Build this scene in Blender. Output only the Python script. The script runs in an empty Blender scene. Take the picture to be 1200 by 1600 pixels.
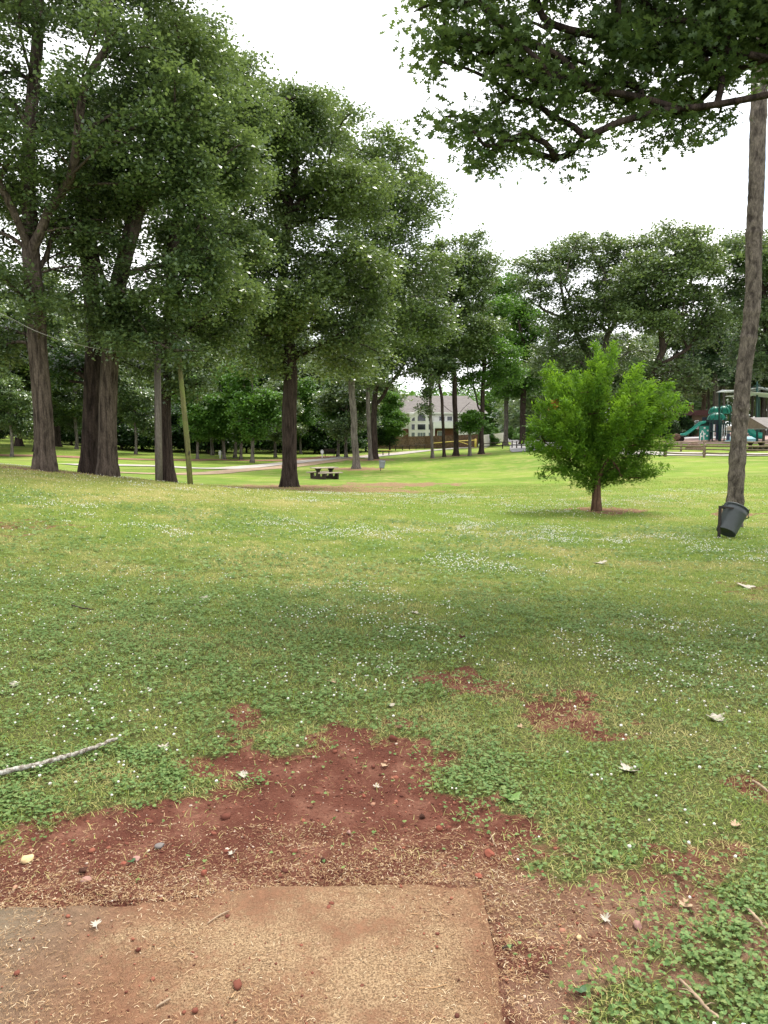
import bpy, math, random
import numpy as np
from mathutils import Vector, Matrix
random.seed(7)
RS = np.random.RandomState(11)
R = math.radians
sc = bpy.context.scene
COL = sc.collection

# ------------------------------------------------------------------ camera
EYE = 1.6
PITCH = R(5.93)
F = 1155.0
cd = bpy.data.cameras.new('camera')
cam = bpy.data.objects.new('camera', cd)
COL.objects.link(cam)
cam.location = (0, 0, EYE)
cam.rotation_euler = (R(90) - PITCH, 0, 0)
cd.sensor_fit = 'VERTICAL'
cd.sensor_height = 36.0
cd.lens = 36.0 * F / 1600.0
cd.clip_start = 0.05
cd.clip_end = 3000
sc.camera = cam
# ------------------------------------------------------------------ exposure and sampling
sc.view_settings.view_transform = 'Standard'
sc.view_settings.look = 'None'
sc.view_settings.gamma = 1
sc.view_settings.use_curve_mapping = False
sc.view_settings.exposure = 1.45
sc.render.engine = 'CYCLES'
sc.cycles.max_bounces = 5
sc.cycles.diffuse_bounces = 3
sc.cycles.glossy_bounces = 2
sc.cycles.transmission_bounces = 3
sc.cycles.caustics_reflective = False
sc.cycles.caustics_refractive = False
# ------------------------------------------------------------------ sky: a thin bright overcast with one blue gap
SUN_EL, SUN_AZ = R(62), R(38)          # azimuth clockwise from +Y (the view direction)
w = bpy.data.worlds.new("World")
sc.world = w
w.use_nodes = True
nt = w.node_tree
nt.nodes.clear()
N = nt.nodes.new
wo = N('ShaderNodeOutputWorld')
sky = N('ShaderNodeTexSky'); sky.sky_type = 'NISHITA'; sky.sun_disc = False
sky.sun_elevation = SUN_EL; sky.sun_rotation = SUN_AZ; sky.air_density = 1.0
b1 = N('ShaderNodeBackground'); b1.inputs[1].default_value = 0.08
nt.links.new(sky.outputs[0], b1.inputs[0])
tc = N('ShaderNodeTexCoord')
nz = N('ShaderNodeTexNoise'); nz.inputs['Scale'].default_value = 2.6; nz.inputs['Detail'].default_value = 5
nt.links.new(tc.outputs['Generated'], nz.inputs['Vector'])
cr = N('ShaderNodeValToRGB')
cr.color_ramp.elements[0].position = 0.3; cr.color_ramp.elements[0].color = (0.72, 0.76, 0.82, 1)
cr.color_ramp.elements[1].position = 0.62; cr.color_ramp.elements[1].color = (1.0, 1.0, 1.0, 1)
nt.links.new(nz.outputs[0], cr.inputs[0])
b2 = N('ShaderNodeBackground'); b2.inputs[1].default_value = 0.80
nt.links.new(cr.outputs[0], b2.inputs[0])
# the blue gap: a soft patch of sky direction with a ragged edge
vd = N('ShaderNodeVectorMath'); vd.operation = 'DOT_PRODUCT'
gd = Vector((0.492, 1.0, 0.345)).normalized()
vd.inputs[1].default_value = gd
vn = N('ShaderNodeVectorMath'); vn.operation = 'NORMALIZE'
nt.links.new(tc.outputs['Generated'], vn.inputs[0]); nt.links.new(vn.outputs[0], vd.inputs[0])
nz2 = N('ShaderNodeTexNoise'); nz2.inputs['Scale'].default_value = 9; nz2.inputs['Detail'].default_value = 4
nt.links.new(tc.outputs['Generated'], nz2.inputs['Vector'])
mm = N('ShaderNodeMath'); mm.operation = 'MULTIPLY_ADD'; mm.inputs[1].default_value = 0.012
nt.links.new(nz2.outputs[0], mm.inputs[0]); nt.links.new(vd.outputs['Value'], mm.inputs[2])
mr = N('ShaderNodeMapRange'); mr.interpolation_type = 'SMOOTHSTEP'
mr.inputs['From Min'].default_value = 1.0025; mr.inputs['From Max'].default_value = 1.0075
mr.inputs['To Min'].default_value = 0.0; mr.inputs['To Max'].default_value = 0.95
nt.links.new(mm.outputs[0], mr.inputs['Value'])
mx = N('ShaderNodeMixShader')
nt.links.new(mr.outputs[0], mx.inputs[0]); nt.links.new(b2.outputs[0], mx.inputs[1]); nt.links.new(b1.outputs[0], mx.inputs[2])
nt.links.new(mx.outputs[0], wo.inputs[0])
# ------------------------------------------------------------------ sun through thin cloud
sl = bpy.data.lights.new('sun', 'SUN')
sl.energy = 2.0; sl.angle = R(20); sl.color = (1.0, 0.95, 0.86)
so = bpy.data.objects.new('sun', sl); COL.objects.link(so)
sdir = Vector((math.sin(SUN_AZ) * math.cos(SUN_EL), math.cos(SUN_AZ) * math.cos(SUN_EL), math.sin(SUN_EL)))
so.rotation_euler = sdir.to_track_quat('Z', 'Y').to_euler()
so.location = (0, 0, 60)

# ================================================================== helpers
def lattice(ix, iy, seed):
    n = (ix.astype(np.int64) * 374761393 + iy.astype(np.int64) * 668265263 + seed * 1442695041) & 0x7fffffff
    n = ((n ^ (n >> 13)) * 1274126177) & 0x7fffffff
    n = (n ^ (n >> 16)) & 0xffff
    return n / 65535.0
def vnoise(x, y, seed=0):
    x = np.asarray(x, float); y = np.asarray(y, float)
    ix = np.floor(x); iy = np.floor(y)
    fx = x - ix; fy = y - iy
    fx = fx * fx * (3 - 2 * fx); fy = fy * fy * (3 - 2 * fy)
    a = lattice(ix, iy, seed); b = lattice(ix + 1, iy, seed)
    c = lattice(ix, iy + 1, seed); d = lattice(ix + 1, iy + 1, seed)
    return (a + (b - a) * fx) * (1 - fy) + (c + (d - c) * fx) * fy
def fbm(x, y, scale, octaves=4, seed=0, gain=0.5):
    t = 0; amp = 1; tot = 0
    for o in range(octaves):
        t = t + amp * vnoise(x * scale + 17.3 * o, y * scale - 9.1 * o, seed + o)
        tot += amp; amp *= gain; scale *= 2.03
    return t / tot
def sstep(a, b, x):
    t = np.clip((x - a) / (b - a), 0, 1)
    return t * t * (3 - 2 * t)
def poly_sd(x, y, poly):
    """signed distance to a polygon, negative inside"""
    x = np.asarray(x, float); y = np.asarray(y, float)
    d = np.full(x.shape, 1e9); ins = np.zeros(x.shape, bool)
    n = len(poly)
    for i in range(n):
        ax, ay = poly[i]; bx, by = poly[(i + 1) % n]
        ex, ey = bx - ax, by - ay
        t = np.clip(((x - ax) * ex + (y - ay) * ey) / (ex * ex + ey * ey + 1e-12), 0, 1)
        d = np.minimum(d, np.hypot(x - ax - t * ex, y - ay - t * ey))
        c = ((ay > y) != (by > y)) & (x < (bx - ax) * (y - ay) / ((by - ay) if by != ay else 1e-12) + ax)
        ins ^= c
    return np.where(ins, -d, d)

# ------------------------------------------------------------------ the lie of the land: heights on fans of azimuth, by distance
TD = np.array([0, 4, 8, 14, 20, 24, 30, 36, 48, 60, 75, 100, 140, 200, 400.])
TU = (np.array([-300, 0, 300, 480, 600, 750, 930, 1200, 1500.]) - 600) / F
TZ = np.array([
    [0, .06, .30, .75, 1.05, 1.0, .8, .6, .1, .1, .9, 1.6, 2.0, 2.5, 3],
    [0, .05, .24, .60, .82, .76, .45, .2, -.1, -.3, .6, 1.2, 1.8, 2.5, 3],
    [0, .02, .10, .18, .24, -.05, -.60, -.8, -.84, -.9, -.6, -.3, .6, 2., 3],
    [0, .0, .02, .0, .05, -.32, -.66, -.78, -1.2, -1.26, -1.0, -.8, .2, 1.5, 3],
    [0, .0, .0, -.10, -.18, -.42, -.68, -.85, -1.15, -1.1, -.95, -.85, -.9, -.4, 1],
    [0, .0, -.03, -.2, -.35, -.5, -.7, -.85, -1.1, -1.1, -.8, -.4, -.3, .5, 1],
    [0, .0, -.08, -.2, -.3, -.4, -.5, -.5, -.4, -.15, .2, .6, 1.2, 2.2, 3],
    [0, .0, -.12, -.3, -.35, -.35, -.3, -.2, .0, .2, .5, 1.35, 2.0, 3, 4],
    [0, .0, -.12, -.3, -.35, -.3, -.2, -.0, .2, .5, .9, 1.5, 2.2, 3, 4]])
_TT = np.linspace(math.log(3), math.log(460), 420)
_UU = np.linspace(-1.3, 1.3, 220)
def _mk():
    dd = np.exp(_TT) - 3
    rows = np.array([np.interp(dd, TD, z) for z in TZ])
    g = np.array([np.interp(_UU, TU, rows[:, j]) for j in range(len(dd))]).T
    def blur(a, n, axis):
        for _ in range(n):
            p = np.pad(a, [(1, 1) if k == axis else (0, 0) for k in range(2)], 'edge')
            s = [slice(None)] * 2; s0 = list(s); s1 = list(s); s2 = list(s)
            s0[axis] = slice(0, -2); s1[axis] = slice(1, -1); s2[axis] = slice(2, None)
            a = .25 * p[tuple(s0)] + .5 * p[tuple(s1)] + .25 * p[tuple(s2)]
        return a
    return blur(blur(g, 60, 1), 90, 0)
_G = _mk()
def H(x, y):
    x = np.asarray(x, float); y = np.asarray(y, float)
    d = np.clip(y, 0, 455); u = np.clip(x / np.maximum(y, 4.0), -1.29, 1.29)
    a = (np.log(d + 3) - _TT[0]) / (_TT[1] - _TT[0]); b = (u - _UU[0]) / (_UU[1] - _UU[0])
    i = np.clip(a.astype(int), 0, 418); j = np.clip(b.astype(int), 0, 218)
    fa = a - i; fb = b - j
    z = (_G[j, i] * (1 - fa) + _G[j, i + 1] * fa) * (1 - fb) + (_G[j + 1, i] * (1 - fa) + _G[j + 1, i + 1] * fa) * fb
    return z + (fbm(x, y, .35, 3, 5) - .5) * .07 * sstep(1.5, 9, y)
def h(x, y): return float(H(np.array([x]), np.array([y]))[0])

# a point of the photograph turned into a place in the park
FW = Vector((0, math.cos(PITCH), -math.sin(PITCH))); UP = Vector((0, math.sin(PITCH), math.cos(PITCH)))
def ray(px, py):
    return FW + Vector((1, 0, 0)) * ((px - 600) / F) + UP * ((800 - py) / F)
def at(px, py, Y):
    d = ray(px, py)
    return Vector((0, 0, EYE)) + d * (Y / d.y)
def ghit(px, py):
    d = ray(px, py); Y = 1.2
    while Y < 400:
        p = Vector((0, 0, EYE)) + d * (Y / d.y)
        if p.z <= h(p.x, p.y): return p
        Y *= 1.004
    return p
def foot(px, Y, py=720):
    p = at(px, py, Y)
    return Vector((p.x, Y, h(p.x, Y)))

# ------------------------------------------------------------------ object bookkeeping
def tag(o, label=None, cat=None, group=None, kind=None):
    if label: o['label'] = label
    if cat: o['category'] = cat
    if group: o['group'] = group
    if kind: o['kind'] = kind
    return o
def empty(name, loc, label, cat, group=None, rz=0):
    o = bpy.data.objects.new(name, None); COL.objects.link(o)
    o.location = loc; o.rotation_euler = (0, 0, rz); o.empty_display_size = .2
    return tag(o, label, cat, group)
def link(name, me, parent=None, mat=None, loc=None):
    o = bpy.data.objects.new(name, me); COL.objects.link(o)
    if mat is not None: me.materials.append(mat)
    if parent is not None: o.parent = parent
    if loc is not None: o.location = loc
    return o
def copy_tree(o, parent=None):
    c = o.copy(); COL.objects.link(c)
    if parent is not None: c.parent = parent
    for ch in [k for k in o.children]: copy_tree(ch, c)
    return c
def fast_mesh(name, V, Fc, smooth=False, attrs=None):
    """V (n,3), Fc (m,k) all faces with k corners"""
    me = bpy.data.meshes.new(name)
    V = np.ascontiguousarray(V, np.float32); Fc = np.ascontiguousarray(Fc, np.int32)
    m, k = Fc.shape
    me.vertices.add(len(V)); me.vertices.foreach_set('co', V.ravel())
    me.loops.add(m * k); me.loops.foreach_set('vertex_index', Fc.ravel())
    me.polygons.add(m)
    me.polygons.foreach_set('loop_start', np.arange(0, m * k, k, dtype=np.int32))
    if smooth: me.polygons.foreach_set('use_smooth', np.ones(m, bool))
    if attrs:
        for an, av in attrs.items():
            a = me.attributes.new(an, 'FLOAT', 'POINT'); a.data.foreach_set('value', np.ascontiguousarray(av, np.float32))
    me.update(calc_edges=True)
    return me
def scatter(TV, TF, pos, rot, scale):
    """copies of a template; rot (n,3,3), scale (n,) or (n,3)"""
    n = len(pos); k = len(TV)
    s = scale if np.ndim(scale) == 2 else np.repeat(np.asarray(scale)[:, None], 3, 1)
    V = np.einsum('nij,nkj->nki', rot, TV[None] * s[:, None, :]) + pos[:, None, :]
    Fc = TF[None] + (np.arange(n) * k)[:, None, None]
    return V.reshape(-1, 3), Fc.reshape(-1, TF.shape[1])
def rotz(a):
    n = len(a); M = np.zeros((n, 3, 3)); c, s = np.cos(a), np.sin(a)
    M[:, 0, 0] = c; M[:, 0, 1] = -s; M[:, 1, 0] = s; M[:, 1, 1] = c; M[:, 2, 2] = 1
    return M
def rotx(a):
    n = len(a); M = np.zeros((n, 3, 3)); c, s = np.cos(a), np.sin(a)
    M[:, 0, 0] = 1; M[:, 1, 1] = c; M[:, 1, 2] = -s; M[:, 2, 1] = s; M[:, 2, 2] = c
    return M
def rotr(n, tilt, rs=RS):
    """random heading, random tilt, random spin"""
    return rotz(rs.uniform(0, 6.283, n)) @ rotx(rs.normal(0, tilt, n)) @ rotz(rs.uniform(0, 6.283, n))

class MB:
    """collects simple shapes into one mesh"""
    def __init__(s): s.v = []; s.f = []; s.sm = []
    def add(s, vs, fs, smooth=False):
        b = len(s.v); s.v += [tuple(p) for p in vs]
        s.f += [tuple(i + b for i in f) for f in fs]; s.sm += [smooth] * len(fs); return s
    def box(s, c, size, rz=0, M=None):
        x, y, z = [q / 2 for q in size]
        vs = [Vector(p) for p in [(-x, -y, -z), (x, -y, -z), (x, y, -z), (-x, y, -z), (-x, -y, z), (x, -y, z), (x, y, z), (-x, y, z)]]
        if M is None: M = Matrix.Rotation(rz, 3, 'Z')
        vs = [M @ p + Vector(c) for p in vs]
        return s.add(vs, [(0, 3, 2, 1), (4, 5, 6, 7), (0, 1, 5, 4), (1, 2, 6, 5), (2, 3, 7, 6), (3, 0, 4, 7)])
    def beam(s, a, b, w_, t):
        a, b = Vector(a), Vector(b); d = (b - a)
        q = d.to_track_quat('X', 'Z').to_matrix()
        return s.box((a + b) / 2, (d.length, w_, t), M=q)
    def tube(s, pts, rad, n=10, cap=True, smooth=True):
        pts = [Vector(p) for p in pts]
        if not hasattr(rad, '__len__'): rad = [rad] * len(pts)
        vs = []; fs = []; ref = None
        for i, p in enumerate(pts):
            d = (pts[min(i + 1, len(pts) - 1)] - pts[max(i - 1, 0)]).normalized()
            if ref is None: ref = Vector((1, 0, 0)) if abs(d.x) < .8 else Vector((0, 1, 0))
            u = (ref - d * ref.dot(d)).normalized(); v = d.cross(u); ref = u
            for k in range(n):
                a = 2 * math.pi * k / n
                vs.append(p + (u * math.cos(a) + v * math.sin(a)) * rad[i])
        for i in range(len(pts) - 1):
            for k in range(n):
                fs.append((i * n + k, i * n + (k + 1) % n, (i + 1) * n + (k + 1) % n, (i + 1) * n + k))
        s.add(vs, fs, smooth)
        if cap:
            b = len(s.v) - len(vs)
            s.f.append(tuple(b + k for k in reversed(range(n)))); s.sm.append(False)
            s.f.append(tuple(b + (len(pts) - 1) * n + k for k in range(n))); s.sm.append(False)
        return s
    def lathe(s, prof, n=20, M=None, a0=0, a1=2 * math.pi, smooth=True):
        full = abs(a1 - a0 - 2 * math.pi) < 1e-6; m = n if full else n + 1
        vs = []; fs = []
        for r_, z in prof:
            for k in range(m):
                a = a0 + (a1 - a0) * k / n
                p = Vector((r_ * math.cos(a), r_ * math.sin(a), z))
                vs.append(M @ p if M is not None else p)
        for i in range(len(prof) - 1):
            for k in range(n):
                k2 = (k + 1) % m
                fs.append((i * m + k, i * m + k2, (i + 1) * m + k2, (i + 1) * m + k))
        return s.add(vs, fs, smooth)
    def prism(s, outline, y0, y1, M=None):
        """outline in x,z pushed from y0 to y1"""
        n = len(outline); f = (lambda p: M @ p) if M is not None else (lambda p: p)
        vs = [f(Vector((x, y0, z))) for x, z in outline] + [f(Vector((x, y1, z))) for x, z in outline]
        fs = [tuple(range(n)), tuple(reversed(range(n, 2 * n)))]
        fs += [(i, n + i, n + (i + 1) % n, (i + 1) % n) for i in range(n)]
        return s.add(vs, fs)
    def build(s, name, mat, parent=None, loc=None, bevel=0):
        me = bpy.data.meshes.new(name)
        me.from_pydata([tuple(p) for p in s.v], [], s.f)
        me.polygons.foreach_set('use_smooth', s.sm)
        me.update()
        o = link(name, me, parent, mat, loc)
        if bevel:
            m = o.modifiers.new('bevel', 'BEVEL'); m.width = bevel; m.segments = 2; m.limit_method = 'ANGLE'
        return o

# ------------------------------------------------------------------ materials
class NT:
    def __init__(s, name):
        s.m = bpy.data.materials.new(name); s.m.use_nodes = True
        s.t = s.m.node_tree; s.t.nodes.clear()
        s.out = s.n('ShaderNodeOutputMaterial')
    def n(s, t, **kw):
        nd = s.t.nodes.new(t)
        for k, v in kw.items():
            if k.startswith('i_'):
                nd.inputs[k[2:].replace('_', ' ')].default_value = v
            else: setattr(nd, k, v)
        return nd
    def l(s, a, b): s.t.links.new(a, b)
    def coord(s, kind='Object'): return s.n('ShaderNodeTexCoord').outputs[kind]
    def noise(s, vec, scale, detail=4, rough=.55, dist=0, stretch=None):
        if stretch:
            mp = s.n('ShaderNodeMapping'); mp.inputs['Scale'].default_value = stretch
            s.l(vec, mp.inputs[0]); vec = mp.outputs[0]
        nd = s.n('ShaderNodeTexNoise'); s.l(vec, nd.inputs['Vector'])
        nd.inputs['Scale'].default_value = scale; nd.inputs['Detail'].default_value = detail
        nd.inputs['Roughness'].default_value = rough; nd.inputs['Distortion'].default_value = dist
        return nd.outputs[0]
    def ramp(s, fac, stops):
        nd = s.n('ShaderNodeValToRGB'); s.l(fac, nd.inputs[0]); el = nd.color_ramp.elements
        while len(el) < len(stops): el.new(.5)
        for e, (p, c) in zip(el, stops): e.position = p; e.color = (*c, 1) if len(c) == 3 else c
        return nd.outputs[0]
    def rng(s, v, a, b, c=0, d=1, smooth=True):
        nd = s.n('ShaderNodeMapRange'); s.l(v, nd.inputs[0])
        if smooth: nd.interpolation_type = 'SMOOTHSTEP'
        for k, q in zip((1, 2, 3, 4), (a, b, c, d)): nd.inputs[k].default_value = q
        return nd.outputs[0]
    def math(s, op, a, b=None, c=None):
        nd = s.n('ShaderNodeMath', operation=op)
        for i, q in enumerate((a, b, c)):
            if q is None: continue
            if isinstance(q, (int, float)): nd.inputs[i].default_value = q
            else: s.l(q, nd.inputs[i])
        return nd.outputs[0]
    def mix(s, fac, a, b, mode='MIX'):
        nd = s.n('ShaderNodeMix', data_type='RGBA', blend_type=mode)
        for i, q in ((0, fac), (6, a), (7, b)):
            if isinstance(q, (int, float)): nd.inputs[i].default_value = q
            elif isinstance(q, tuple): nd.inputs[i].default_value = (*q, 1)
            else: s.l(q, nd.inputs[i])
        return nd.outputs[2]
    def attr(s, name): return s.n('ShaderNodeAttribute', attribute_name=name).outputs['Fac']
    def bump(s, height, strength=.5, dist=.02, normal=None):
        nd = s.n('ShaderNodeBump'); nd.inputs['Strength'].default_value = strength; nd.inputs['Distance'].default_value = dist
        s.l(height, nd.inputs['Height'])
        if normal is not None: s.l(normal, nd.inputs['Normal'])
        return nd.outputs[0]
    def finish(s, col, rough=.8, normal=None, spec=.3, metal=0, translucent=0, tcol=None):
        p = s.n('ShaderNodeBsdfPrincipled')
        if isinstance(col, tuple): p.inputs['Base Color'].default_value = (*col, 1)
        else: s.l(col, p.inputs['Base Color'])
        if isinstance(rough, (int, float)): p.inputs['Roughness'].default_value = rough
        else: s.l(rough, p.inputs['Roughness'])
        p.inputs['Specular IOR Level'].default_value = spec
        p.inputs['Metallic'].default_value = metal
        if normal is not None: s.l(normal, p.inputs['Normal'])
        o = p.outputs[0]
        if translucent:
            t = s.n('ShaderNodeBsdfTranslucent')
            if tcol is None: tcol = col
            if isinstance(tcol, tuple): t.inputs[0].default_value = (*tcol, 1)
            else: s.l(tcol, t.inputs[0])
            m = s.n('ShaderNodeMixShader'); m.inputs[0].default_value = translucent
            s.l(o, m.inputs[1]); s.l(t.outputs[0], m.inputs[2]); o = m.outputs[0]
        s.l(o, s.out.inputs[0])
        return s.m
def plain(name, col, rough=.7, spec=.3, metal=0, var=.25, scale=6, bump=.15):
    """a weathered single-colour surface"""
    t = NT(name); v = t.coord()
    n1 = t.noise(v, scale, 5, .6)
    dark = tuple(c * (1 - var) for c in col); lite = tuple(min(1, c * (1 + var)) for c in col)
    c = t.ramp(n1, [(.3, dark), (.7, lite)])
    n2 = t.noise(v, scale * 9, 3)
    return t.finish(c, rough, t.bump(n2, bump, .01), spec, metal)
def leafmat(name, a, b, young=None, gloss=.45, trans=.32, spec=.4, scale=.45):
    t = NT(name)
    g = t.n('ShaderNodeNewGeometry')
    c = t.mix(g.outputs['Random Per Island'], a, b)
    nz_ = t.noise(t.coord(), scale, 3)
    y = young or tuple(min(1, q * 1.7) for q in b)
    c = t.mix(t.rng(nz_, .48, .75, 0, .65), c, y)
    tcol = t.mix(.5, c, tuple(min(1, q * k) for q, k in zip(b, (2.6, 2.4, 1.1))))
    return t.finish(c, gloss, None, spec, 0, trans, tcol)
def barkmat(name, dark, lite, scale=5, stretch=.18, moss=None, strength=.9):
    t = NT(name); v = t.coord()
    n1 = t.noise(v, scale, 7, .65, .4, (1, 1, stretch))
    n2 = t.noise(v, scale * 4, 4, .6, 0, (1, 1, .35))
    c = t.ramp(n1, [(.36, dark), (.5, tuple((p + q) / 2 for p, q in zip(dark, lite))), (.66, lite)])
    c = t.mix(t.rng(n2, .3, .7, 0, .5), c, tuple(q * .6 for q in dark))
    if moss:
        c = t.mix(t.rng(t.noise(v, 1.3, 4), .5, .62, 0, .7), c, moss)
    hgt = t.math('ADD', t.math('MULTIPLY', n1, 1.0), t.math('MULTIPLY', n2, .35))
    return t.finish(c, .92, t.bump(hgt, strength, .05), .15)

# ================================================================== the ground
def gp(*pp): return [(lambda q: (q.x, q.y))(ghit(a, b)) for a, b in pp]
P_DIRT = gp((-120, 1345), (0, 1325), (90, 1290), (170, 1262), (250, 1262), (330, 1250), (345, 1225), (310, 1190), (380, 1152), (440, 1170), (530, 1142),
            (640, 1150), (700, 1185), (690, 1240), (770, 1262), (815, 1298), (845, 1325), (800, 1350), (850, 1368), (930, 1392), (985, 1430), (990, 1470),
            (925, 1520), (925, 1640), (500, 1800), (-300, 1800), (-300, 1400))
P_MAT = gp((-140, 1428), (0, 1416), (190, 1406), (480, 1380), (752, 1377), (772, 1480), (800, 1640), (815, 1760))
P_MAT = P_MAT[:-1] + [(P_MAT[-1][0], 0.55), (P_MAT[0][0], 0.55)]
SPOTS = [((885, 1112), .30, .72), ((850, 1140), .16, .5), ((705, 1066), .24, .7), ((660, 1050), .15, .5), ((1075, 1362), .12, .6), ((1180, 1235), .16, .6),
         ((780, 1085), .2, .45), ((1000, 1440), .3, .6), ((220, 985), .2, .3), ((360, 1015), .3, .25), ((1150, 1330), .12, .5), ((1180, 922), .5, .5), ((390, 1120), .16, .6),
         ((1195, 1455), .16, .6), ((640, 1130), .15, .5), ((1010, 1375), .12, .7), ((10, 822), .9, .45), ((60, 882), .6, .25), ((150, 875), .7, .25), ((290, 800), .8, .2), ((1150, 803), .75, .9), ((950, 797), .9, 1), ((870, 905), .5, .3)]
SPOTW = [((lambda q: (q.x, q.y))(ghit(*p)), r, k) for p, r, k in SPOTS]
FARD = [((615, 757), 4.6, 3.6, .75), ((560, 767), 5.0, 3.0, .8), ((460, 762), 6.0, 3.5, .8), ((400, 760), 4.0, 3.0, .5), ((500, 735), 3, 2, .3)]
FARW = [((lambda q: (q.x, q.y))(ghit(*p)), rx, ry, k) for p, rx, ry, k in FARD]
TREEFEET = [(foot(px, Y).x, Y - .1, r) for px, Y, r in ((72, 21, 1.5), (168, 22.5, 1.4), (140, 23.5, 1.2), (262, 24.2, 1.3), (452, 34, 2.6), (557, 60, 3), (582, 76, 3), (713, 82, 2.5), (752, 84, 2), (676, 78, 1.6))]
def M_dirt(x, y):
    n = fbm(x, y, 5.5, 4, 3) - .5
    n2 = fbm(x, y, 1.7, 3, 8) - .5
    n3 = fbm(x, y, 19, 3, 9) - .5
    d = poly_sd(x, y, P_DIRT) + n * .42 + n2 * .10 + n3 * .16
    m = 1 - sstep(-.16, .16, d)
    for (cx, cy), r, k in SPOTW:
        q = np.hypot((x - cx), (y - cy) * .8) / r + n * 2.2 + n3 * 1.4
        m = np.maximum(m, k * (1 - sstep(.55, 1.1, q)))
    for (cx, cy), rx, ry, k in FARW:
        q = np.hypot((x - cx) / rx, (y - cy) / ry) + n2 * 1.3 + n * .5
        m = np.maximum(m, k * (1 - sstep(.35, 1.05, q)))
    for cx, cy, r in TREEFEET:
        q = np.hypot(x - cx, y - cy) / r + n * .8
        m = np.maximum(m, .85 * (1 - sstep(.5, 1.1, q)))
    return m
def M_mat(x, y): return poly_sd(x, y, P_MAT)
def M_dry_lit(x, y):
    a = sstep(.50, .72, fbm(x, y, .9, 5, 21, .62))
    b = sstep(.52, .70, fbm(x, y, 2.2, 3, 31)) * .6
    d = poly_sd(x, y, P_DIRT)
    ring = (1 - sstep(.05, .5, d)) * .3
    p0 = gp((900, 1100))[0]; p1 = gp((1190, 1195))[0]
    ex, ey = p1[0] - p0[0], p1[1] - p0[1]
    t = np.clip(((x - p0[0]) * ex + (y - p0[1]) * ey) / (ex * ex + ey * ey), 0, 1)
    strip = (1 - sstep(.05, .34, np.hypot(x - p0[0] - t * ex, y - p0[1] - t * ey))) * .8
    hill_lit = sstep(9, 19, y) * sstep(1.0, -5, x) * (1 - sstep(24, 28, y)) * .5  # left rise: its sunlit yellow-green is painted in as extra dryness
    return np.clip(np.maximum(np.maximum(a * .6 + hill_lit, ring), strip) + b * .5, 0, 1)
def M_clover(x, y):
    c = sstep(.42, .60, fbm(x, y, .75, 4, 41))
    left = (1 - sstep(-.9, .3, x - .06 * y)) * sstep(2.4, 3.0, y) * (1 - sstep(7, 12, y))
    c = np.maximum(c, .28)
    br = (1 - sstep(.25, .7, np.hypot(x - 1.25, (y - 1.95) * .9)))
    brk = sstep(.36, .62, fbm(x, y, 6.0, 3, 43))
    return np.clip(np.maximum(np.maximum(c * .8, left * .85) * (.25 + .75 * brk), br), 0, 1)

def axis(lo_dense, hi_dense, step, lo, hi, g=1.07):
    a = list(np.arange(lo_dense, hi_dense, step))
    s = step
    while a[-1] < hi: s *= g; a.append(a[-1] + s)
    s = step; b = []
    q = lo_dense
    while q > lo: s *= g * 1.05; q -= s; b.append(q)
    return np.array(b[::-1] + a)
def axsym():
    a = list(np.arange(0, 2.6, .026)); s = .026
    while a[-1] < 420: s *= 1.035; a.append(a[-1] + s)
    a = np.array(a); return np.concatenate([-a[:0:-1], a])
GX = axsym()
GY = axis(1.2, 5.4, .026, -60, 460, 1.02)
gx, gy = np.meshgrid(GX, GY)
gx = gx.ravel(); gy = gy.ravel()
g_mat = M_mat(gx, gy)
def relief(x, y, dirt, mat):
    lump = (fbm(x, y, 14, 4, 61) - .5) * .030 + (fbm(x, y, 3, 3, 62) - .5) * .05
    return dirt * lump - .012 * dirt - .02 * (1 - sstep(-.03, .02, mat))
g_dirt = M_dirt(gx, gy)
gz = H(gx, gy) + relief(gx, gy, g_dirt, g_mat) * (gy < 60)
nxg, nyg = len(GX), len(GY)
idx = np.arange(nxg * nyg).reshape(nyg, nxg)
quads = np.stack([idx[:-1, :-1], idx[:-1, 1:], idx[1:, 1:], idx[1:, :-1]], -1).reshape(-1, 4)
me = fast_mesh('ground', np.stack([gx, gy, gz], 1), quads, True,
               {'dirt': g_dirt, 'dry': M_dry_lit(gx, gy), 'clover': M_clover(gx, gy)})
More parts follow.
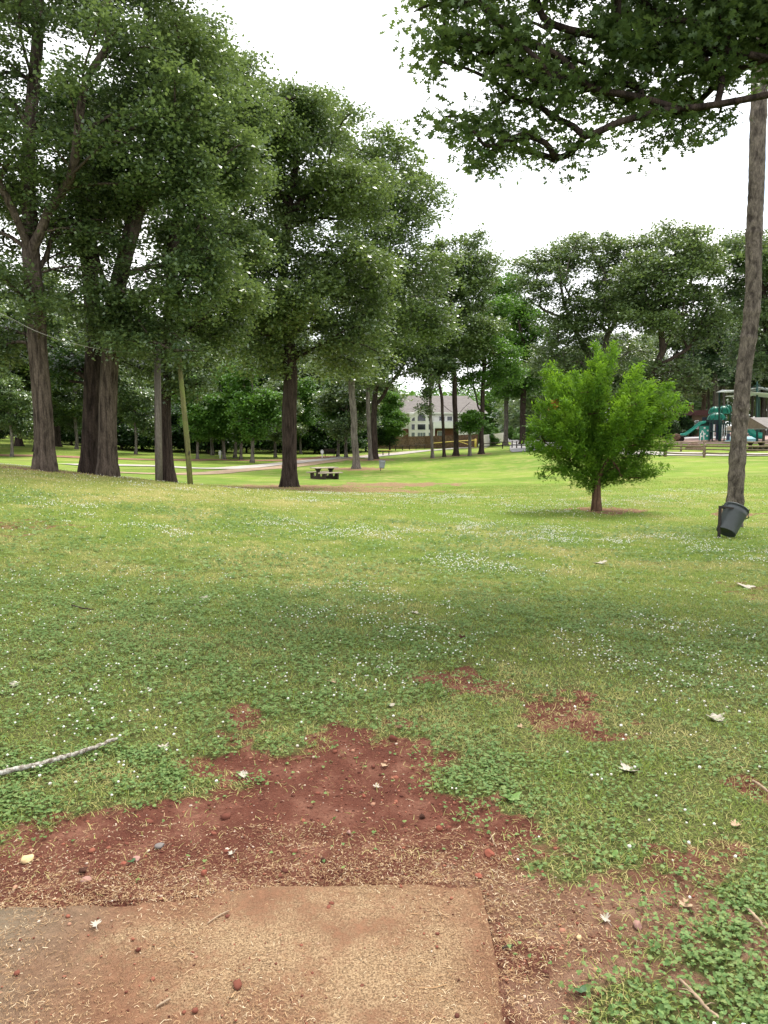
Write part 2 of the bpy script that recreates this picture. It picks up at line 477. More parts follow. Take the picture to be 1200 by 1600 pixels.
def ground_mat():
    t = NT('lawn_and_soil'); v = t.coord()
    dirt, dry, clo = t.attr('dirt'), t.attr('dry'), t.attr('clover')
    n_f = t.noise(v, 60, 6, .7); n_m = t.noise(v, 4.5, 6, .65); n_l = t.noise(v, .5, 4)
    n_x = t.noise(v, 240, 3, .6)
    soil = t.ramp(n_m, [(.3, (.105, .034, .023)), (.5, (.165, .060, .039)), (.68, (.29, .135, .09))])
    soil = t.mix(t.rng(n_f, .35, .7, 0, .55), soil, (.10, .033, .022))
    soil = t.mix(t.rng(n_x, .60, .72, 0, .55), soil, (.42, .27, .17))
    sepx = t.n('ShaderNodeSeparateXYZ'); t.l(v, sepx.inputs[0])
    side = t.math('ADD', sepx.outputs[0], t.math('MULTIPLY', t.math('SUBTRACT', t.noise(v, 2.2, 4), .5), 1.6))
    near = t.math('MULTIPLY', t.rng(side, .25, .60), t.rng(sepx.outputs[1], 2.75, 2.35))
    brown = t.ramp(n_m, [(.3, (.15, .075, .045)), (.5, (.24, .135, .085)), (.68, (.36, .23, .155))])
    soil = t.mix(t.math('MULTIPLY', near, .85), soil, brown)
    far_soil = t.ramp(n_m, [(.35, (.19, .115, .062)), (.65, (.29, .20, .11))])
    sep = t.n('ShaderNodeSeparateXYZ'); t.l(v, sep.inputs[0])
    soil = t.mix(t.rng(sep.outputs[1], 9, 24), soil, far_soil)
    g1 = t.ramp(t.noise(v, 9, 6, .7), [(.3, (.080, .135, .024)), (.5, (.135, .205, .028)), (.7, (.205, .265, .042))])
    g2 = t.mix(t.rng(t.noise(v, .12, 4, .6), .4, .62), (.100, .175, .020), (.190, .270, .034))
    grs = t.mix(t.rng(sep.outputs[1], 10, 40, .25, .75), g1, g2)
    stripes = t.noise(v, 1.0, 4, .6, 0, (.12, 1.1, 1))
    grs = t.mix(t.rng(stripes, .42, .62, 0, .45), grs, (.165, .250, .045))
    grs = t.mix(t.math('MULTIPLY', dry, t.rng(n_f, .3, .6, .35, .95)), grs, (.33, .285, .11))
    under = t.mix(t.rng(n_f, .4, .6), (.085, .075, .028), (.13, .16, .045))
    grs = t.mix(t.rng(sep.outputs[1], 4, 13), under, grs)
    e = t.math('ADD', dirt, t.math('MULTIPLY', t.math('SUBTRACT', n_m, .5), .9))
    c = t.mix(t.rng(e, .30, .62), grs, soil)
    hgt = t.math('ADD', n_f, t.math('MULTIPLY', n_x, .4))
    return t.finish(c, .95, t.bump(t.math('ADD', hgt, t.math('MULTIPLY', t.noise(v, 22, 5, .7), 1.2)), 1.0, .018), .12)
MAT_GROUND = ground_mat()
ground = link('ground', me, None, MAT_GROUND); tag(ground, kind='structure')

# ------------------------------------------------------------------ lawn: blades, clover, clover heads
def strew(n, y0, y1, half=.56, pad=.9, power=1.0):
    """random places in the fan in front of the tee, even in area"""
    y = np.sqrt(RS.uniform(y0 * y0, y1 * y1, n)) if power == 1 else y0 + (y1 - y0) * RS.uniform(0, 1, n) ** power
    x = RS.uniform(-1, 1, n) * (y * half + pad)
    return x, y
def zof(x, y):
    m = M_mat(x, y)
    return H(x, y) + relief(x, y, M_dirt(x, y), m)
def grassmat(name, green, green2, straw):
    t = NT(name); g = t.n('ShaderNodeNewGeometry')
    c = t.mix(g.outputs['Random Per Island'], green, green2)
    c = t.mix(t.attr('dry'), c, straw)
    return t.finish(c, .6, None, .25, 0, .30, t.mix(.5, c, tuple(q * 1.8 for q in green2)))
MAT_GRASS = grassmat('grass_blades', (.090, .155, .024), (.250, .325, .048), (.50, .43, .18))
MAT_CLOVER = grassmat('clover_leaves', (.060, .125, .032), (.175, .270, .080), (.28, .30, .10))
def blade_t(w_, bend, segs=2):
    vs = []; fs = []
    for i in range(segs + 1):
        s_ = i / segs; ww = w_ * (1 - s_ * .85) / 2
        vs += [(-ww, bend * s_ * s_, s_ * (1 - .25 * bend * s_)), (ww, bend * s_ * s_, s_ * (1 - .25 * bend * s_))]
    for i in range(segs): fs.append((2 * i, 2 * i + 1, 2 * i + 3, 2 * i + 2))
    return np.array(vs), np.array(fs)
def grass(n, y0, y1, hgt, wid, lean, base_density, thin_on_dirt=.96, segs=2):
    x, y = strew(n, y0, y1)
    dirt = M_dirt(x, y); mat = M_mat(x, y); clo = M_clover(x, y)
    keep = RS.uniform(0, 1, n) < (1 - dirt * thin_on_dirt) * (1 - .55 * clo) * base_density * (.55 + .9 * fbm(x, y, 3.5, 2, 71))
    keep &= (mat > .03)
    x, y, dirt = x[keep], y[keep], dirt[keep]; m = len(x)
    dry = np.clip(M_dry_lit(x, y) * .8 + dirt * .4 + (fbm(x, y, 7, 3, 77) - .45) * 1.0 + RS.normal(0, .22, m) + (RS.uniform(0, 1, m) < .06) * .8, 0, 1)
    TV, TF = blade_t(1, .45, segs)
    L = hgt * RS.uniform(.5, 1.25, m)
    S = np.stack([wid * RS.uniform(.6, 1.4, m), L, L], 1)
    rot = rotz(RS.uniform(0, 6.283, m)) @ rotx(-np.abs(RS.normal(lean, .35, m)))
    V, Fc = scatter(TV, TF, np.stack([x, y, zof(x, y) - .004], 1), rot, S)
    return V, Fc, np.repeat(dry, len(TV))
def join(parts):
    V = []; Fc = []; A = []; b = 0
    for v, f, a in parts: V.append(v); Fc.append(f + b); A.append(a); b += len(v)
    return np.concatenate(V), np.concatenate(Fc), np.concatenate(A)
V, Fc, A = join([grass(190000, 1.25, 4.2, .040, .0034, .85, .75),
                 grass(260000, 4.2, 8.5, .038, .0050, .6, .8),
                 grass(230000, 8.5, 17, .045, .0100, .5, .8, .9, 1),
                 grass(170000, 17, 34, .055, .020, .4, .8, .9, 1)])
tag(link('grass', fast_mesh('grass', V, Fc, False, {'dry': A}), None, MAT_GRASS), 'short mown grass covering the park lawn', 'grass', kind='stuff')

def clover(n, y0, y1, size, hgt, dens, ny=4):
    x, y = strew(n, y0, y1)
    dirt = M_dirt(x, y)
    keep = (RS.uniform(0, 1, n) < M_clover(x, y) * (1 - dirt * .985) * dens) & (M_mat(x, y) > .04)
    x, y = x[keep], y[keep]; m = len(x)
    if ny == 6:
        a = [(0, 0, 0), (.42, .22, .07), (.5, .7, .10), (0, .92, .0), (-.5, .7, .10), (-.42, .22, .07)]
        leaf = np.array(a); quads_ = np.array([[0, 1, 2, 3], [0, 3, 4, 5]])
    else:
        leaf = np.array([(0, 0, 0), (.52, .6, .12), (0, .95, 0), (-.52, .6, .12)]); quads_ = np.array([[0, 1, 2, 3]])
    TV = []; TF = []
    for k in range(3):
        a = 2.094 * k; c_, s_ = math.cos(a), math.sin(a)
        TF += [q + len(TV) for q in quads_]
        for px_, py_, pz_ in leaf: TV.append((px_ * c_ - py_ * s_, px_ * s_ + py_ * c_, pz_))
    TV = np.array(TV); TF = np.array([list(q) for q in TF])
    # leaflets need to be islands of their own
    rot = rotr(m, .42)
    z = zof(x, y) + RS.uniform(.15, 1, m) * hgt
    V, Fc = scatter(TV, TF, np.stack([x, y, z], 1), rot, size * RS.uniform(.6, 1.35, m))
    return V, Fc, np.repeat(np.clip(RS.normal(.05, .18, m), 0, 1), len(TV))
V, Fc, A = join([clover(110000, 1.25, 3.6, .0088, .035, .80, 6), clover(140000, 3.6, 7.5, .0125, .04, .75), clover(90000, 7.5, 15, .024, .05, .6)])
tag(link('clover_patches', fast_mesh('clover_patches', V, Fc, False, {'dry': A}), None, MAT_CLOVER), 'dark green clover growing in patches through the lawn', 'clover', kind='stuff')

def ico(sub):
    import bmesh
    bm = bmesh.new(); bmesh.ops.create_icosphere(bm, subdivisions=sub, radius=1)
    v = np.array([q.co[:] for q in bm.verts]); f = np.array([[l.index for l in q.verts] for q in bm.faces]); bm.free()
    return v, f
OCT = (np.array([(1, 0, 0), (0, 1, 0), (-1, 0, 0), (0, -1, 0), (0, 0, 1), (0, 0, -.5)], float),
       np.array([(0, 1, 4), (1, 2, 4), (2, 3, 4), (3, 0, 4), (1, 0, 5), (2, 1, 5), (3, 2, 5), (0, 3, 5)]))
def heads(n, y0, y1, r, tmpl, dens):
    x, y = strew(n, y0, y1)
    p = sstep(.47, .68, fbm(x, y, .55, 4, 91)) * sstep(.38, .6, fbm(x, y, 2.6, 2, 92)) * 1.3 + .06
    lf = (1 - sstep(-2.2, .2, x)) * .5 * (y > 3.3) * (y < 8)
    keep = (RS.uniform(0, 1, n) < (p + lf * .4) * dens * (1 - M_dirt(x, y))) & (M_mat(x, y) > .1)
    x, y = x[keep], y[keep]; m = len(x)
    TV, TF = tmpl
    TV = TV * (1 + .16 * np.sin(TV[:, :1] * 9 + TV[:, 1:2] * 7)) if len(TV) > 6 else TV
    pos = np.stack([x, y, zof(x, y) + RS.uniform(.025, .055, m)], 1)
    rr = r * RS.uniform(.6, 1.25, m)
    V, Fc = scatter(TV, TF, pos, rotr(m, .3), np.stack([rr, rr, rr * .85], 1))
    return V, Fc, np.repeat(RS.uniform(0, 1, m), len(TV))
V, Fc, A = join([heads(2600, 1.4, 4.5, .0062, ico(2), .55), heads(15000, 4.5, 9, .0075, OCT, .55), heads(44000, 9, 18, .0105, OCT, .8), heads(34000, 18, 27, .014, OCT, .5)])
t = NT('clover_heads'); MAT_HEADS = t.finish(t.ramp(t.attr('dry'), [(0, (.50, .46, .36)), (.3, (.74, .74, .66)), (1, (.80, .82, .76))]), .8, None, .2, 0, .2)
tag(link('clover_flowers', fast_mesh('clover_flowers', V, Fc, True, {'dry': A}), None, MAT_HEADS), 'white clover flower heads dotted over the lawn', 'clover flowers', kind='stuff')

# ------------------------------------------------------------------ loose stuff on the bare soil and the tee mat
def strawbits(n, y0, y1, ln, wd, dens, onmat):
    x, y = strew(n, y0, y1, .56, .3)
    dirt = M_dirt(x, y); mat = M_mat(x, y)
    band = np.exp(-(np.abs(mat) / .22) ** 2)
    p = np.where(mat < 0, onmat * (.25 + sstep(.4, .7, fbm(x, y, 3.2, 3, 95))), dirt * (.10 + .9 * band + .35 * sstep(.5, .7, fbm(x, y, 2.1, 3, 96))) + .04 * (mat > 0))
    keep = RS.uniform(0, 1, n) < p * dens
    x, y, mat = x[keep], y[keep], mat[keep]; m = len(x)
    TV = np.array([(-.5, -.02, 0), (-.5, .02, 0), (0, .16, .06), (0, .12, .06), (.5, .02, .0), (.5, -.02, 0)], float)
    TV[:, 1] *= 1
    TV = np.array([(-.5, -.5, 0), (0, -.5, 0), (.5, -.5, 0), (-.5, .5, 0), (0, .5, 0), (.5, .5, 0)], float)
    TF = np.array([[0, 1, 4, 3], [1, 2, 5, 4]])
    L = ln * np.exp(RS.normal(0, .45, m)); W = wd * RS.uniform(.6, 1.5, m)
    base, _ = None, None
    V = np.repeat(TV[None], m, 0).astype(float)
    bend = RS.normal(0, .22, m)
    V[:, :, 0] *= L[:, None]; V[:, :, 1] *= W[:, None]
    V[:, [1, 4], 1] += (bend * L)[:, None]; V[:, [1, 4], 2] += np.abs(RS.normal(0, .08, m) * L)[:, None]
    rot = rotz(RS.uniform(0, 6.283, m)) @ rotx(RS.normal(0, .3, m))
    V = np.einsum('nij,nkj->nki', rot, V)
    z = np.where(mat < 0, H(x, y) + .010, H(x, y) + relief(x, y, M_dirt(x, y), mat)) + .004
    V += np.stack([x, y, z], 1)[:, None, :]
    Fc = TF[None] + (np.arange(m) * 6)[:, None, None]
    return V.reshape(-1, 3), Fc.reshape(-1, 4), np.repeat(RS.uniform(0, 1, m), 6)
V, Fc, A = join([strawbits(150000, 1.3, 2.9, .0100, .0012, .62, .5), strawbits(24000, 2.4, 5, .011, .0016, .6, .3), strawbits(900, 1.3, 3.4, .030, .0026, .45, .5)])
t = NT('dead_grass'); MAT_STRAW = t.finish(t.ramp(t.attr('dry'), [(0, (.14, .07, .038)), (.4, (.27, .16, .08)), (.85, (.42, .29, .16)), (1, (.62, .52, .36))]), .8, None, .2)
tag(link('dead_grass', fast_mesh('dead_grass', V, Fc, False, {'dry': A}), None, MAT_STRAW), 'dry straw clippings lying over the soil and mat', 'dead grass', kind='stuff')
def crumbs(n, y0, y1, r, dens, sub=1):
    x, y = strew(n, y0, y1, .56, .2)
    mat = M_mat(x, y); dirt = M_dirt(x, y)
    keep = RS.uniform(0, 1, n) < np.where(mat < 0, .22, dirt) * dens * (.3 + 1.2 * fbm(x, y, 3, 3, 99))
    x, y, mat, dirt = x[keep], y[keep], mat[keep], dirt[keep]; m = len(x)
    TV, TF = ico(sub); TV = TV * (1 + .25 * np.sin(TV @ np.array([[5.], [7.], [3.]])))
    s = r * np.exp(RS.normal(0, .45, m))
    z = np.where(mat < 0, H(x, y) + .012, H(x, y) + relief(x, y, dirt, mat)) + s * .1
    S = np.stack([s * RS.uniform(.7, 1.3, m), s * RS.uniform(.7, 1.3, m), s * .65], 1)
    V, Fc = scatter(TV, TF, np.stack([x, y, z], 1), rotr(m, .3), S)
    return V, Fc, np.repeat(RS.uniform(0, 1, m), len(TV))
V, Fc, A = join([crumbs(42000, 1.3, 5, .0028, .7), crumbs(700, 1.4, 4.5, .008, .6), crumbs(40, 1.6, 4.5, .008, .5, 2)])
t = NT('soil_crumbs'); MAT_CRUMB = t.finish(t.ramp(t.attr('dry'), [(0, (.07, .025, .018)), (.5, (.16, .055, .036)), (.8, (.26, .095, .06)), (.93, (.34, .20, .13)), (1, (.5, .42, .34))]), .9, None, .15)
tag(link('gravel', fast_mesh('gravel', V, Fc, True, {'dry': A}), None, MAT_CRUMB), 'red soil crumbs and grit scattered on the bare ground', 'gravel', kind='stuff')

# ------------------------------------------------------------------ the tee mat: a worn tan turf mat let into the soil
mx_, my_ = np.meshgrid(np.arange(-2.6, 1.2, .022), np.arange(.5, 2.9, .022))
sd = M_mat(mx_, my_) + (fbm(mx_, my_, 9, 3, 12) - .5) * .05
mz = H(mx_, my_) + .010 + (fbm(mx_, my_, 2.2, 3, 13) - .5) * .02 + (fbm(mx_, my_, 30, 2, 14) - .5) * .004
mz = mz - sstep(-.045, .0, sd) * .030
ids = np.full(mx_.shape, -1); ins = sd < .012
ids[ins] = np.arange(ins.sum())
q = np.stack([ids[:-1, :-1], ids[:-1, 1:], ids[1:, 1:], ids[1:, :-1]], -1).reshape(-1, 4)
q = q[(q >= 0).all(1)]
mv = np.stack([mx_[ins], my_[ins], mz[ins]], 1)
def mat_mat():
    t = NT('worn_turf_mat'); v = t.coord()
    fine = t.noise(v, 170, 4, .75); mid = t.noise(v, 35, 4, .7); big = t.noise(v, 2.1, 5, .6)
    fib = t.ramp(fine, [(.34, (.06, .042, .028)), (.47, (.24, .155, .088)), (.62, (.46, .325, .195))])
    soil = t.ramp(mid, [(.3, (.115, .050, .030)), (.7, (.27, .14, .082))])
    grey = t.ramp(mid, [(.3, (.12, .10, .07)), (.7, (.24, .19, .13))])
    sep = t.n('ShaderNodeSeparateXYZ'); t.l(v, sep.inputs[0])
    lft = t.rng(sep.outputs[0], .1, -1.2, 0, .38)
    c = t.mix(t.rng(t.math('ADD', t.math('ADD', t.math('SUBTRACT', big, .04), t.math('MULTIPLY', lft, .5)), t.math('MULTIPLY', t.math('SUBTRACT', mid, .5), .5)), .38, .66, 0, .9), fib, soil)
    c = t.mix(t.attr('edge'), c, soil)
    c = t.mix(t.math('MULTIPLY', t.rng(sep.outputs[0], -.7, -1.4), t.rng(t.noise(v, 1.4, 3), .4, .6)), c, grey)
    hgt = t.math('ADD', fine, t.math('MULTIPLY', mid, .8))
    return t.finish(c, .95, t.bump(hgt, 1.0, .008), .1)
MAT_MAT = mat_mat()
tee = link('turf_mat', fast_mesh('turf_mat', mv, q, True, {'edge': (sstep(-.16, .02, sd + (fbm(mx_, my_, 6, 4, 16) - .5) * .30) * .75)[ins]}), None, MAT_MAT)
tag(tee, 'worn tan artificial turf mat sunk in the red soil at the tee', 'mat')
n = 90000
x = RS.uniform(-1.9, .85, n); y = RS.uniform(1.25, 2.85, n)
keep = (M_mat(x, y) < -.01) & (np.abs(x) < y * .56 + .3) & (RS.uniform(0, 1, n) < sstep(.62, .42, fbm(x, y, 2.1, 3, 15)) + .15 + .5 * sstep(-.1, .5, x))
x, y = x[keep], y[keep]; m = len(x)
TV, TF = blade_t(1, .7, 1)
L = RS.uniform(.004, .009, m)
V, Fc = scatter(TV, TF, np.stack([x, y, H(x, y) + .008 + (fbm(x, y, 2.2, 3, 13) - .5) * .02], 1), rotz(RS.uniform(0, 6.28, m)) @ rotx(RS.normal(0, .8, m)), np.stack([RS.uniform(.0012, .0022, m), L, L], 1))
pile = link('turf_pile', fast_mesh('turf_pile', V, Fc, False, {'dry': np.repeat(RS.uniform(0, .8, m), len(TV))}), tee, MAT_STRAW)

# ================================================================== trees
def tree_bits(base, lean_pts, r0, blobs, clump_r=1.0, clumps=60, sprays=70, leaf=.15, limbs=(), seed=1, flare=1.5, sides=14,
              leaf_shape='rhomb', droop=.3, per=9, flat=.46, shell=.55, minlimb=.02, knots=0, spray_r=.32, pipe=.42, up=.35, limbmax=9, space=.95, outward=0, tight=.6, lumps=8):
    """base: foot of the trunk; lean_pts: the trunk's axis above it; blobs: ellipsoids (centre, radii) of foliage.
    All in world metres. Returns trunk and crown arrays relative to base."""
    rs = np.random.RandomState(seed)
    base = np.array(base, float)
    nodes = [base.copy()]; par = [-1]; pathlen = [0.0]
    def add(p, k):
        nodes.append(np.array(p, float)); par.append(k)
        pathlen.append(pathlen[k] + np.linalg.norm(nodes[-1] - nodes[k])); return len(nodes) - 1
    def chain(k, pts, wob=.05, seg=.9):
        for p in pts:
            p = np.array(p, float); a = nodes[k]; d = np.linalg.norm(p - a); n = max(1, int(d / seg))
            for i in range(1, n + 1):
                q = a + (p - a) * i / n + (rs.normal(0, wob, 3) * min(1, d) if i < n else 0)
                k = add(q, k)
        return k
    chain(0, lean_pts, .035)
    ntrunk = len(nodes)
    for lb in limbs:                                      # limbs seen in the photograph
        k = min(range(len(nodes)), key=lambda j: np.linalg.norm(nodes[j] - np.array(lb[0])))
        chain(k, lb[1:] if np.linalg.norm(nodes[k] - np.array(lb[0])) < .6 else lb, .07, .6)
    # clump centres: every mass of foliage is broken into smaller irregular lumps
    if lumps:
        nb = []
        for c, r in blobs:
            c, r = np.array(c), np.array(r); k_ = max(3, int(lumps * rs.uniform(.8, 1.2)))
            for j in range(k_):
                d = rs.normal(0, 1, 3); d /= np.linalg.norm(d)
                nb.append((c + d * r * rs.uniform(.45, .82), r * rs.uniform(.28, .50) * np.array([1.15, 1.15, .8])))
        blobs = nb
    cs = []
    vol = np.array([np.prod(b[1]) for b in blobs]) ** .72; vol = vol / vol.sum()
    tries = 0
    while len(cs) < clumps and tries < clumps * 40:
        tries += 1
        c, r = blobs[rs.choice(len(blobs), p=vol)]
        d = rs.normal(0, 1, 3); d /= np.linalg.norm(d)
        rad = rs.uniform(shell, 1) if rs.uniform() < .75 else rs.uniform(.1, 1)
        p = np.array(c) + d * np.array(r) * rad
        if all(np.linalg.norm((p - q) / (1, 1, .75)) > clump_r * space for q in cs): cs.append(p)
    if cs:
        cs = sorted(cs, key=lambda p: np.linalg.norm(p - nodes[ntrunk - 1]))
    low = min(2, ntrunk - 1)
    tips = []
    z_first = lean_pts[-1][2]
    for p in cs:
        A = np.array(nodes[low:]); dist = np.linalg.norm(A - p, axis=1)
        z_pen = np.maximum(0, A[:, 2] - p[2] + .1) * 1.2
        cost = dist + .28 * np.array(pathlen[low:]) + z_pen
        # never leave the bare lower trunk far from the foliage
        k = int(np.argmin(cost)) + low
        a = nodes[k]; d = p - a; L = np.linalg.norm(d)
        mid = a + d * .5 + np.array([0, 0, up * .25 * L]) + rs.normal(0, .06 * L, 3)
        k2 = chain(k, [mid, p], .05, .8)
        tips.append(k2)
    n = len(nodes); cnt = np.zeros(n)
    for k in tips: cnt[k] += 1
    ch = [[] for _ in range(n)]
    for i in range(n - 1, 0, -1):
        if not ch[i] and cnt[i] == 0: cnt[i] = .5
        cnt[par[i]] += cnt[i]; ch[par[i]].append(i)
    cnt[0] = max(cnt[0], 1)
    rad = r0 * (cnt / cnt[0]) ** pipe
    rad = np.maximum(rad, minlimb)
    rad[ntrunk:] = np.minimum(rad[ntrunk:], limbmax)
    # trunk thins gently with height even without side limbs
    for i in range(ntrunk):
        rad[i] = min(rad[i], r0) if i else r0
    TVs = []; TFs = []; off = 0
    started = set()
    def emit(path):
        nonlocal off
        P = np.array([nodes[j] for j in path]); Rr = np.array([rad[j] for j in path])
        if len(P) > 1 and path[0] != 0: Rr[0] = min(Rr[0], Rr[1] * 1.25)
        # refine
        m = len(P); tt = np.linspace(0, m - 1, (m - 1) * 3 + 1)
        Q = np.stack([np.interp(tt, range(m), P[:, a]) for a in range(3)], 1); Rq = np.interp(tt, range(m), Rr)
        for _ in range(2): Q[1:-1] = .25 * Q[:-2] + .5 * Q[1:-1] + .25 * Q[2:]
        sd = sides if Rr[1] > .12 else (8 if Rr[1] > .05 else 5)
        if path[0] == 0:
            hh = Q[:, 2] - base[2]
            Rq = Rq * (1 + (flare - 1) * np.exp(-hh / (.8 * r0 + .15))) * (1 + .06 * np.exp(-hh / 2.2))
            # extra rings at the foot
            fine = np.concatenate([np.linspace(-.25, 1.2, 12), hh[hh > 1.25]])
            if knots: fine = np.concatenate([np.linspace(-.25, 1.2, 12), np.arange(1.26, hh[-1], .065)])
            Qn = np.stack([np.interp(fine, hh, Q[:, a]) for a in range(3)], 1); Qn[:, 2] = base[2] + fine
            Rq = np.interp(fine, hh, Rq) ; Q = Qn
        Rq[-1] *= .5
        D = np.gradient(Q, axis=0); D /= np.linalg.norm(D, axis=1)[:, None] + 1e-9
        ref = np.array([1., 0, 0]) if abs(D[0][0]) < .8 else np.array([0, 1., 0])
        ph = rs.uniform(0, 6.28, 4); vs = []
        for i in range(len(Q)):
            u = ref - D[i] * ref.dot(D[i]); u /= np.linalg.norm(u) + 1e-9; v = np.cross(D[i], u); ref = u
            an = 2 * np.pi * np.arange(sd) / sd
            rr = np.full(sd, Rq[i])
            if sd >= 12:
                hb = Q[i][2] - base[2]
                lob = (.02 if knots else .13) * math.exp(-max(hb, 0) / .4) * (path[0] == 0) + (.012 if knots else .03)
                rr = rr * (1 + .022 * np.sin(11 * an + 2 * math.sin(hb * .9 + ph[3])) + lob * np.sin(5 * an + ph[0]) + .6 * lob * np.sin(3 * an + ph[1]) + .03 * np.sin(9 * an + ph[2] + hb) + .02 * rs.normal(0, 1, sd))
                if knots:
                    for kz in knots_z: rr = rr * (1 + .15 * math.exp(-((hb - kz) / .05) ** 2))
            vs.append(Q[i] + np.outer(np.cos(an) * rr, u) + np.outer(np.sin(an) * rr, v))
        V = np.concatenate(vs); I = np.arange(len(Q) * sd).reshape(len(Q), sd)
        f = np.stack([I[:-1], np.roll(I, -1, 1)[:-1], np.roll(I, -1, 1)[1:], I[1:]], -1).reshape(-1, 4)
        TVs.append(V); TFs.append(f + off); off += len(V)
    knots_z = rs.uniform(.3, lean_pts[-1][2] - base[2], knots) if knots else []
    stack = [(0, None)]
    while stack:
        k, pre = stack.pop()
        path = [k] if pre is None else [pre, k]
        while ch[k]:
            c = sorted(ch[k], key=lambda j: -cnt[j])
            if k < ntrunk - 1 and (k + 1) in c: c = [k + 1] + [j for j in c if j != k + 1]
            for j in c[1:]: stack.append((j, k))
            k = c[0]; path.append(k)
        if len(path) > 1: emit(path)
    TV = np.concatenate(TVs) - base; TF = np.concatenate(TFs)
    # leaves
    if not cs: return TV, TF, None, None
    C = np.array(cs)
    cs_ = rs.uniform(.45, 1.35, len(C))
    cid = np.repeat(np.arange(len(C)), np.maximum(3, (sprays * cs_ ** 1.6 * .95).astype(int))); nsp = len(cid)
    d = rs.normal(0, 1, (nsp, 3)); d /= np.linalg.norm(d, axis=1)[:, None]
    rr = rs.uniform(0, 1, nsp) ** tight
    csz = cs_[cid]
    P = C[cid] + d * (rr * csz)[:, None] * np.array([clump_r, clump_r, clump_r * flat])
    P[:, 2] -= droop * clump_r * (rr ** 2)
    OUT = None
    if outward:                                            # plumes: stretched along the way the shoot grows
        ax = np.array([nodes[min(len(lean_pts), ntrunk - 1)][0], nodes[min(len(lean_pts), ntrunk - 1)][1], base[2] + .9])
        OUT = C - ax; OUT[:, 2] = np.abs(OUT[:, 2]) * .6 + .25; OUT /= np.linalg.norm(OUT, axis=1)[:, None]
        sgn = rs.uniform(-1, 1, nsp) ** 1; al = OUT[cid] * (sgn * outward * csz)[:, None]
        P = C[cid] + d * (rr * csz * (1 - .75 * np.abs(sgn)))[:, None] * clump_r + al
    k = per
    if leaf_shape == 'rhomb':
        lv = np.array([(0, 0, 0), (.36, .5, .07), (0, 1.0, -.06), (-.36, .5, .07)]); lf = np.array([[0, 1, 2, 3]])
    elif leaf_shape == 'frond':
        lv = np.array([(0, 0, 0), (.15, .4, .03), (0, 1.0, -.10), (-.15, .4, .03)]); lf = np.array([[0, 1, 2, 3]])
    else:  # lobed oak leaf: midrib with three pairs of pointed lobes
        lv = np.array([(0, 0, 0), (.04, .18, 0), (.30, .26, .05), (.07, .40, .01), (.42, .56, .06), (.08, .64, .01), (.24, .88, .02), (0, 1.05, -.08),
                       (-.24, .88, .02), (-.08, .64, .01), (-.42, .56, .06), (-.07, .40, .01), (-.30, .26, .05), (-.04, .18, 0)])
        lf = np.array([[0, 1, 11 + 0, 13], [1, 2, 3, 11], [13, 11, 12, 12], [11, 3, 5, 9], [3, 4, 5, 5], [11, 9, 10, 10], [9, 5, 6, 7], [9, 7, 8, 8]])
    variants = []
    for vv in range(8):
        V = []; Fq = []
        for j in range(k):
            a = rs.uniform(0, 6.28) if not outward else rs.choice([-1, 1]) * rs.uniform(.1, 1.1); el = rs.normal(.05, .45)
            M = (rotz(np.array([a])) @ rotx(np.array([el])) @ rotz(np.array([rs.normal(0, .3)])))[0]
            o = rs.normal(0, 1, 3) * np.array([.5, .5, .3]) * spray_r
            s_ = rs.uniform(.7, 1.2) * leaf
            roll = rs.normal(0, .5); M2 = np.array([[math.cos(roll), 0, math.sin(roll)], [0, 1, 0], [-math.sin(roll), 0, math.cos(roll)]])
            q = (M @ M2 @ (lv * s_).T).T + o
            Fq.append(lf + len(V) * len(lv)); V.append(q)
        variants.append((np.concatenate(V), np.concatenate(Fq)))
    vid = rs.randint(0, 8, nsp); Vs = []; Fs = []; off = 0
    for vv in range(8):
        P_ = P[vid == vv]
        if not len(P_): continue
        RT = rotz(rs.uniform(0, 6.28, len(P_))) @ rotx(rs.normal(0, .25, len(P_)))
        if outward:
            o_ = OUT[cid[vid == vv]] + rs.normal(0, .35, (len(P_), 3)); o_ /= np.linalg.norm(o_, axis=1)[:, None]
            s_x = np.cross(o_, [0, 0, 1.]); s_x /= np.linalg.norm(s_x, axis=1)[:, None] + 1e-9
            RT = np.stack([s_x, o_, np.cross(s_x, o_)], 2)
        V, Fq = scatter(variants[vv][0], variants[vv][1], P_ - base, RT, rs.uniform(.8, 1.2, len(P_)))
        Vs.append(V); Fs.append(Fq + off); off += len(V)
    return TV, TF, np.concatenate(Vs), np.concatenate(Fs)

BARK_OAK = barkmat('oak_bark', (.030, .022, .017), (.19, .150, .118), 12, .13, None, 1.2)
BARK_DARK = barkmat('dark_bark', (.018, .013, .011), (.095, .070, .056), 12, .13, None, 1.2)
BARK_GREY = barkmat('grey_bark', (.06, .052, .044), (.24, .21, .18), 8, .18)
BARK_RED = barkmat('cypress_bark', (.05, .028, .018), (.20, .12, .075), 9, .1)
BARK_RING = barkmat('ring_scarred_bark', (.050, .040, .034), (.25, .21, .175), 11, .45, None, 1.0)
LEAF_OAK = leafmat('oak_leaves', (.042, .086, .034), (.130, .190, .080), (.19, .255, .085), .32, .26, .8)
LEAF_OAK2 = leafmat('olive_oak_leaves', (.058, .102, .038), (.125, .182, .068), (.185, .25, .078), .34, .26, .8)
LEAF_NEAR = leafmat('overhead_oak_leaves', (.045, .088, .032), (.095, .150, .056), (.14, .20, .06), .36, .36)
LEAF_LIME = leafmat('cypress_fronds', (.036, .098, .016), (.140, .270, .026), (.26, .40, .036), .6, .35, .2, 1.6)
LEAF_MID = leafmat('fresh_green_leaves', (.050, .125, .020), (.085, .18, .032), (.13, .25, .04))
LEAF_DARK = leafmat('dark_evergreen_leaves', (.018, .045, .014), (.032, .070, .022), (.05, .10, .03))
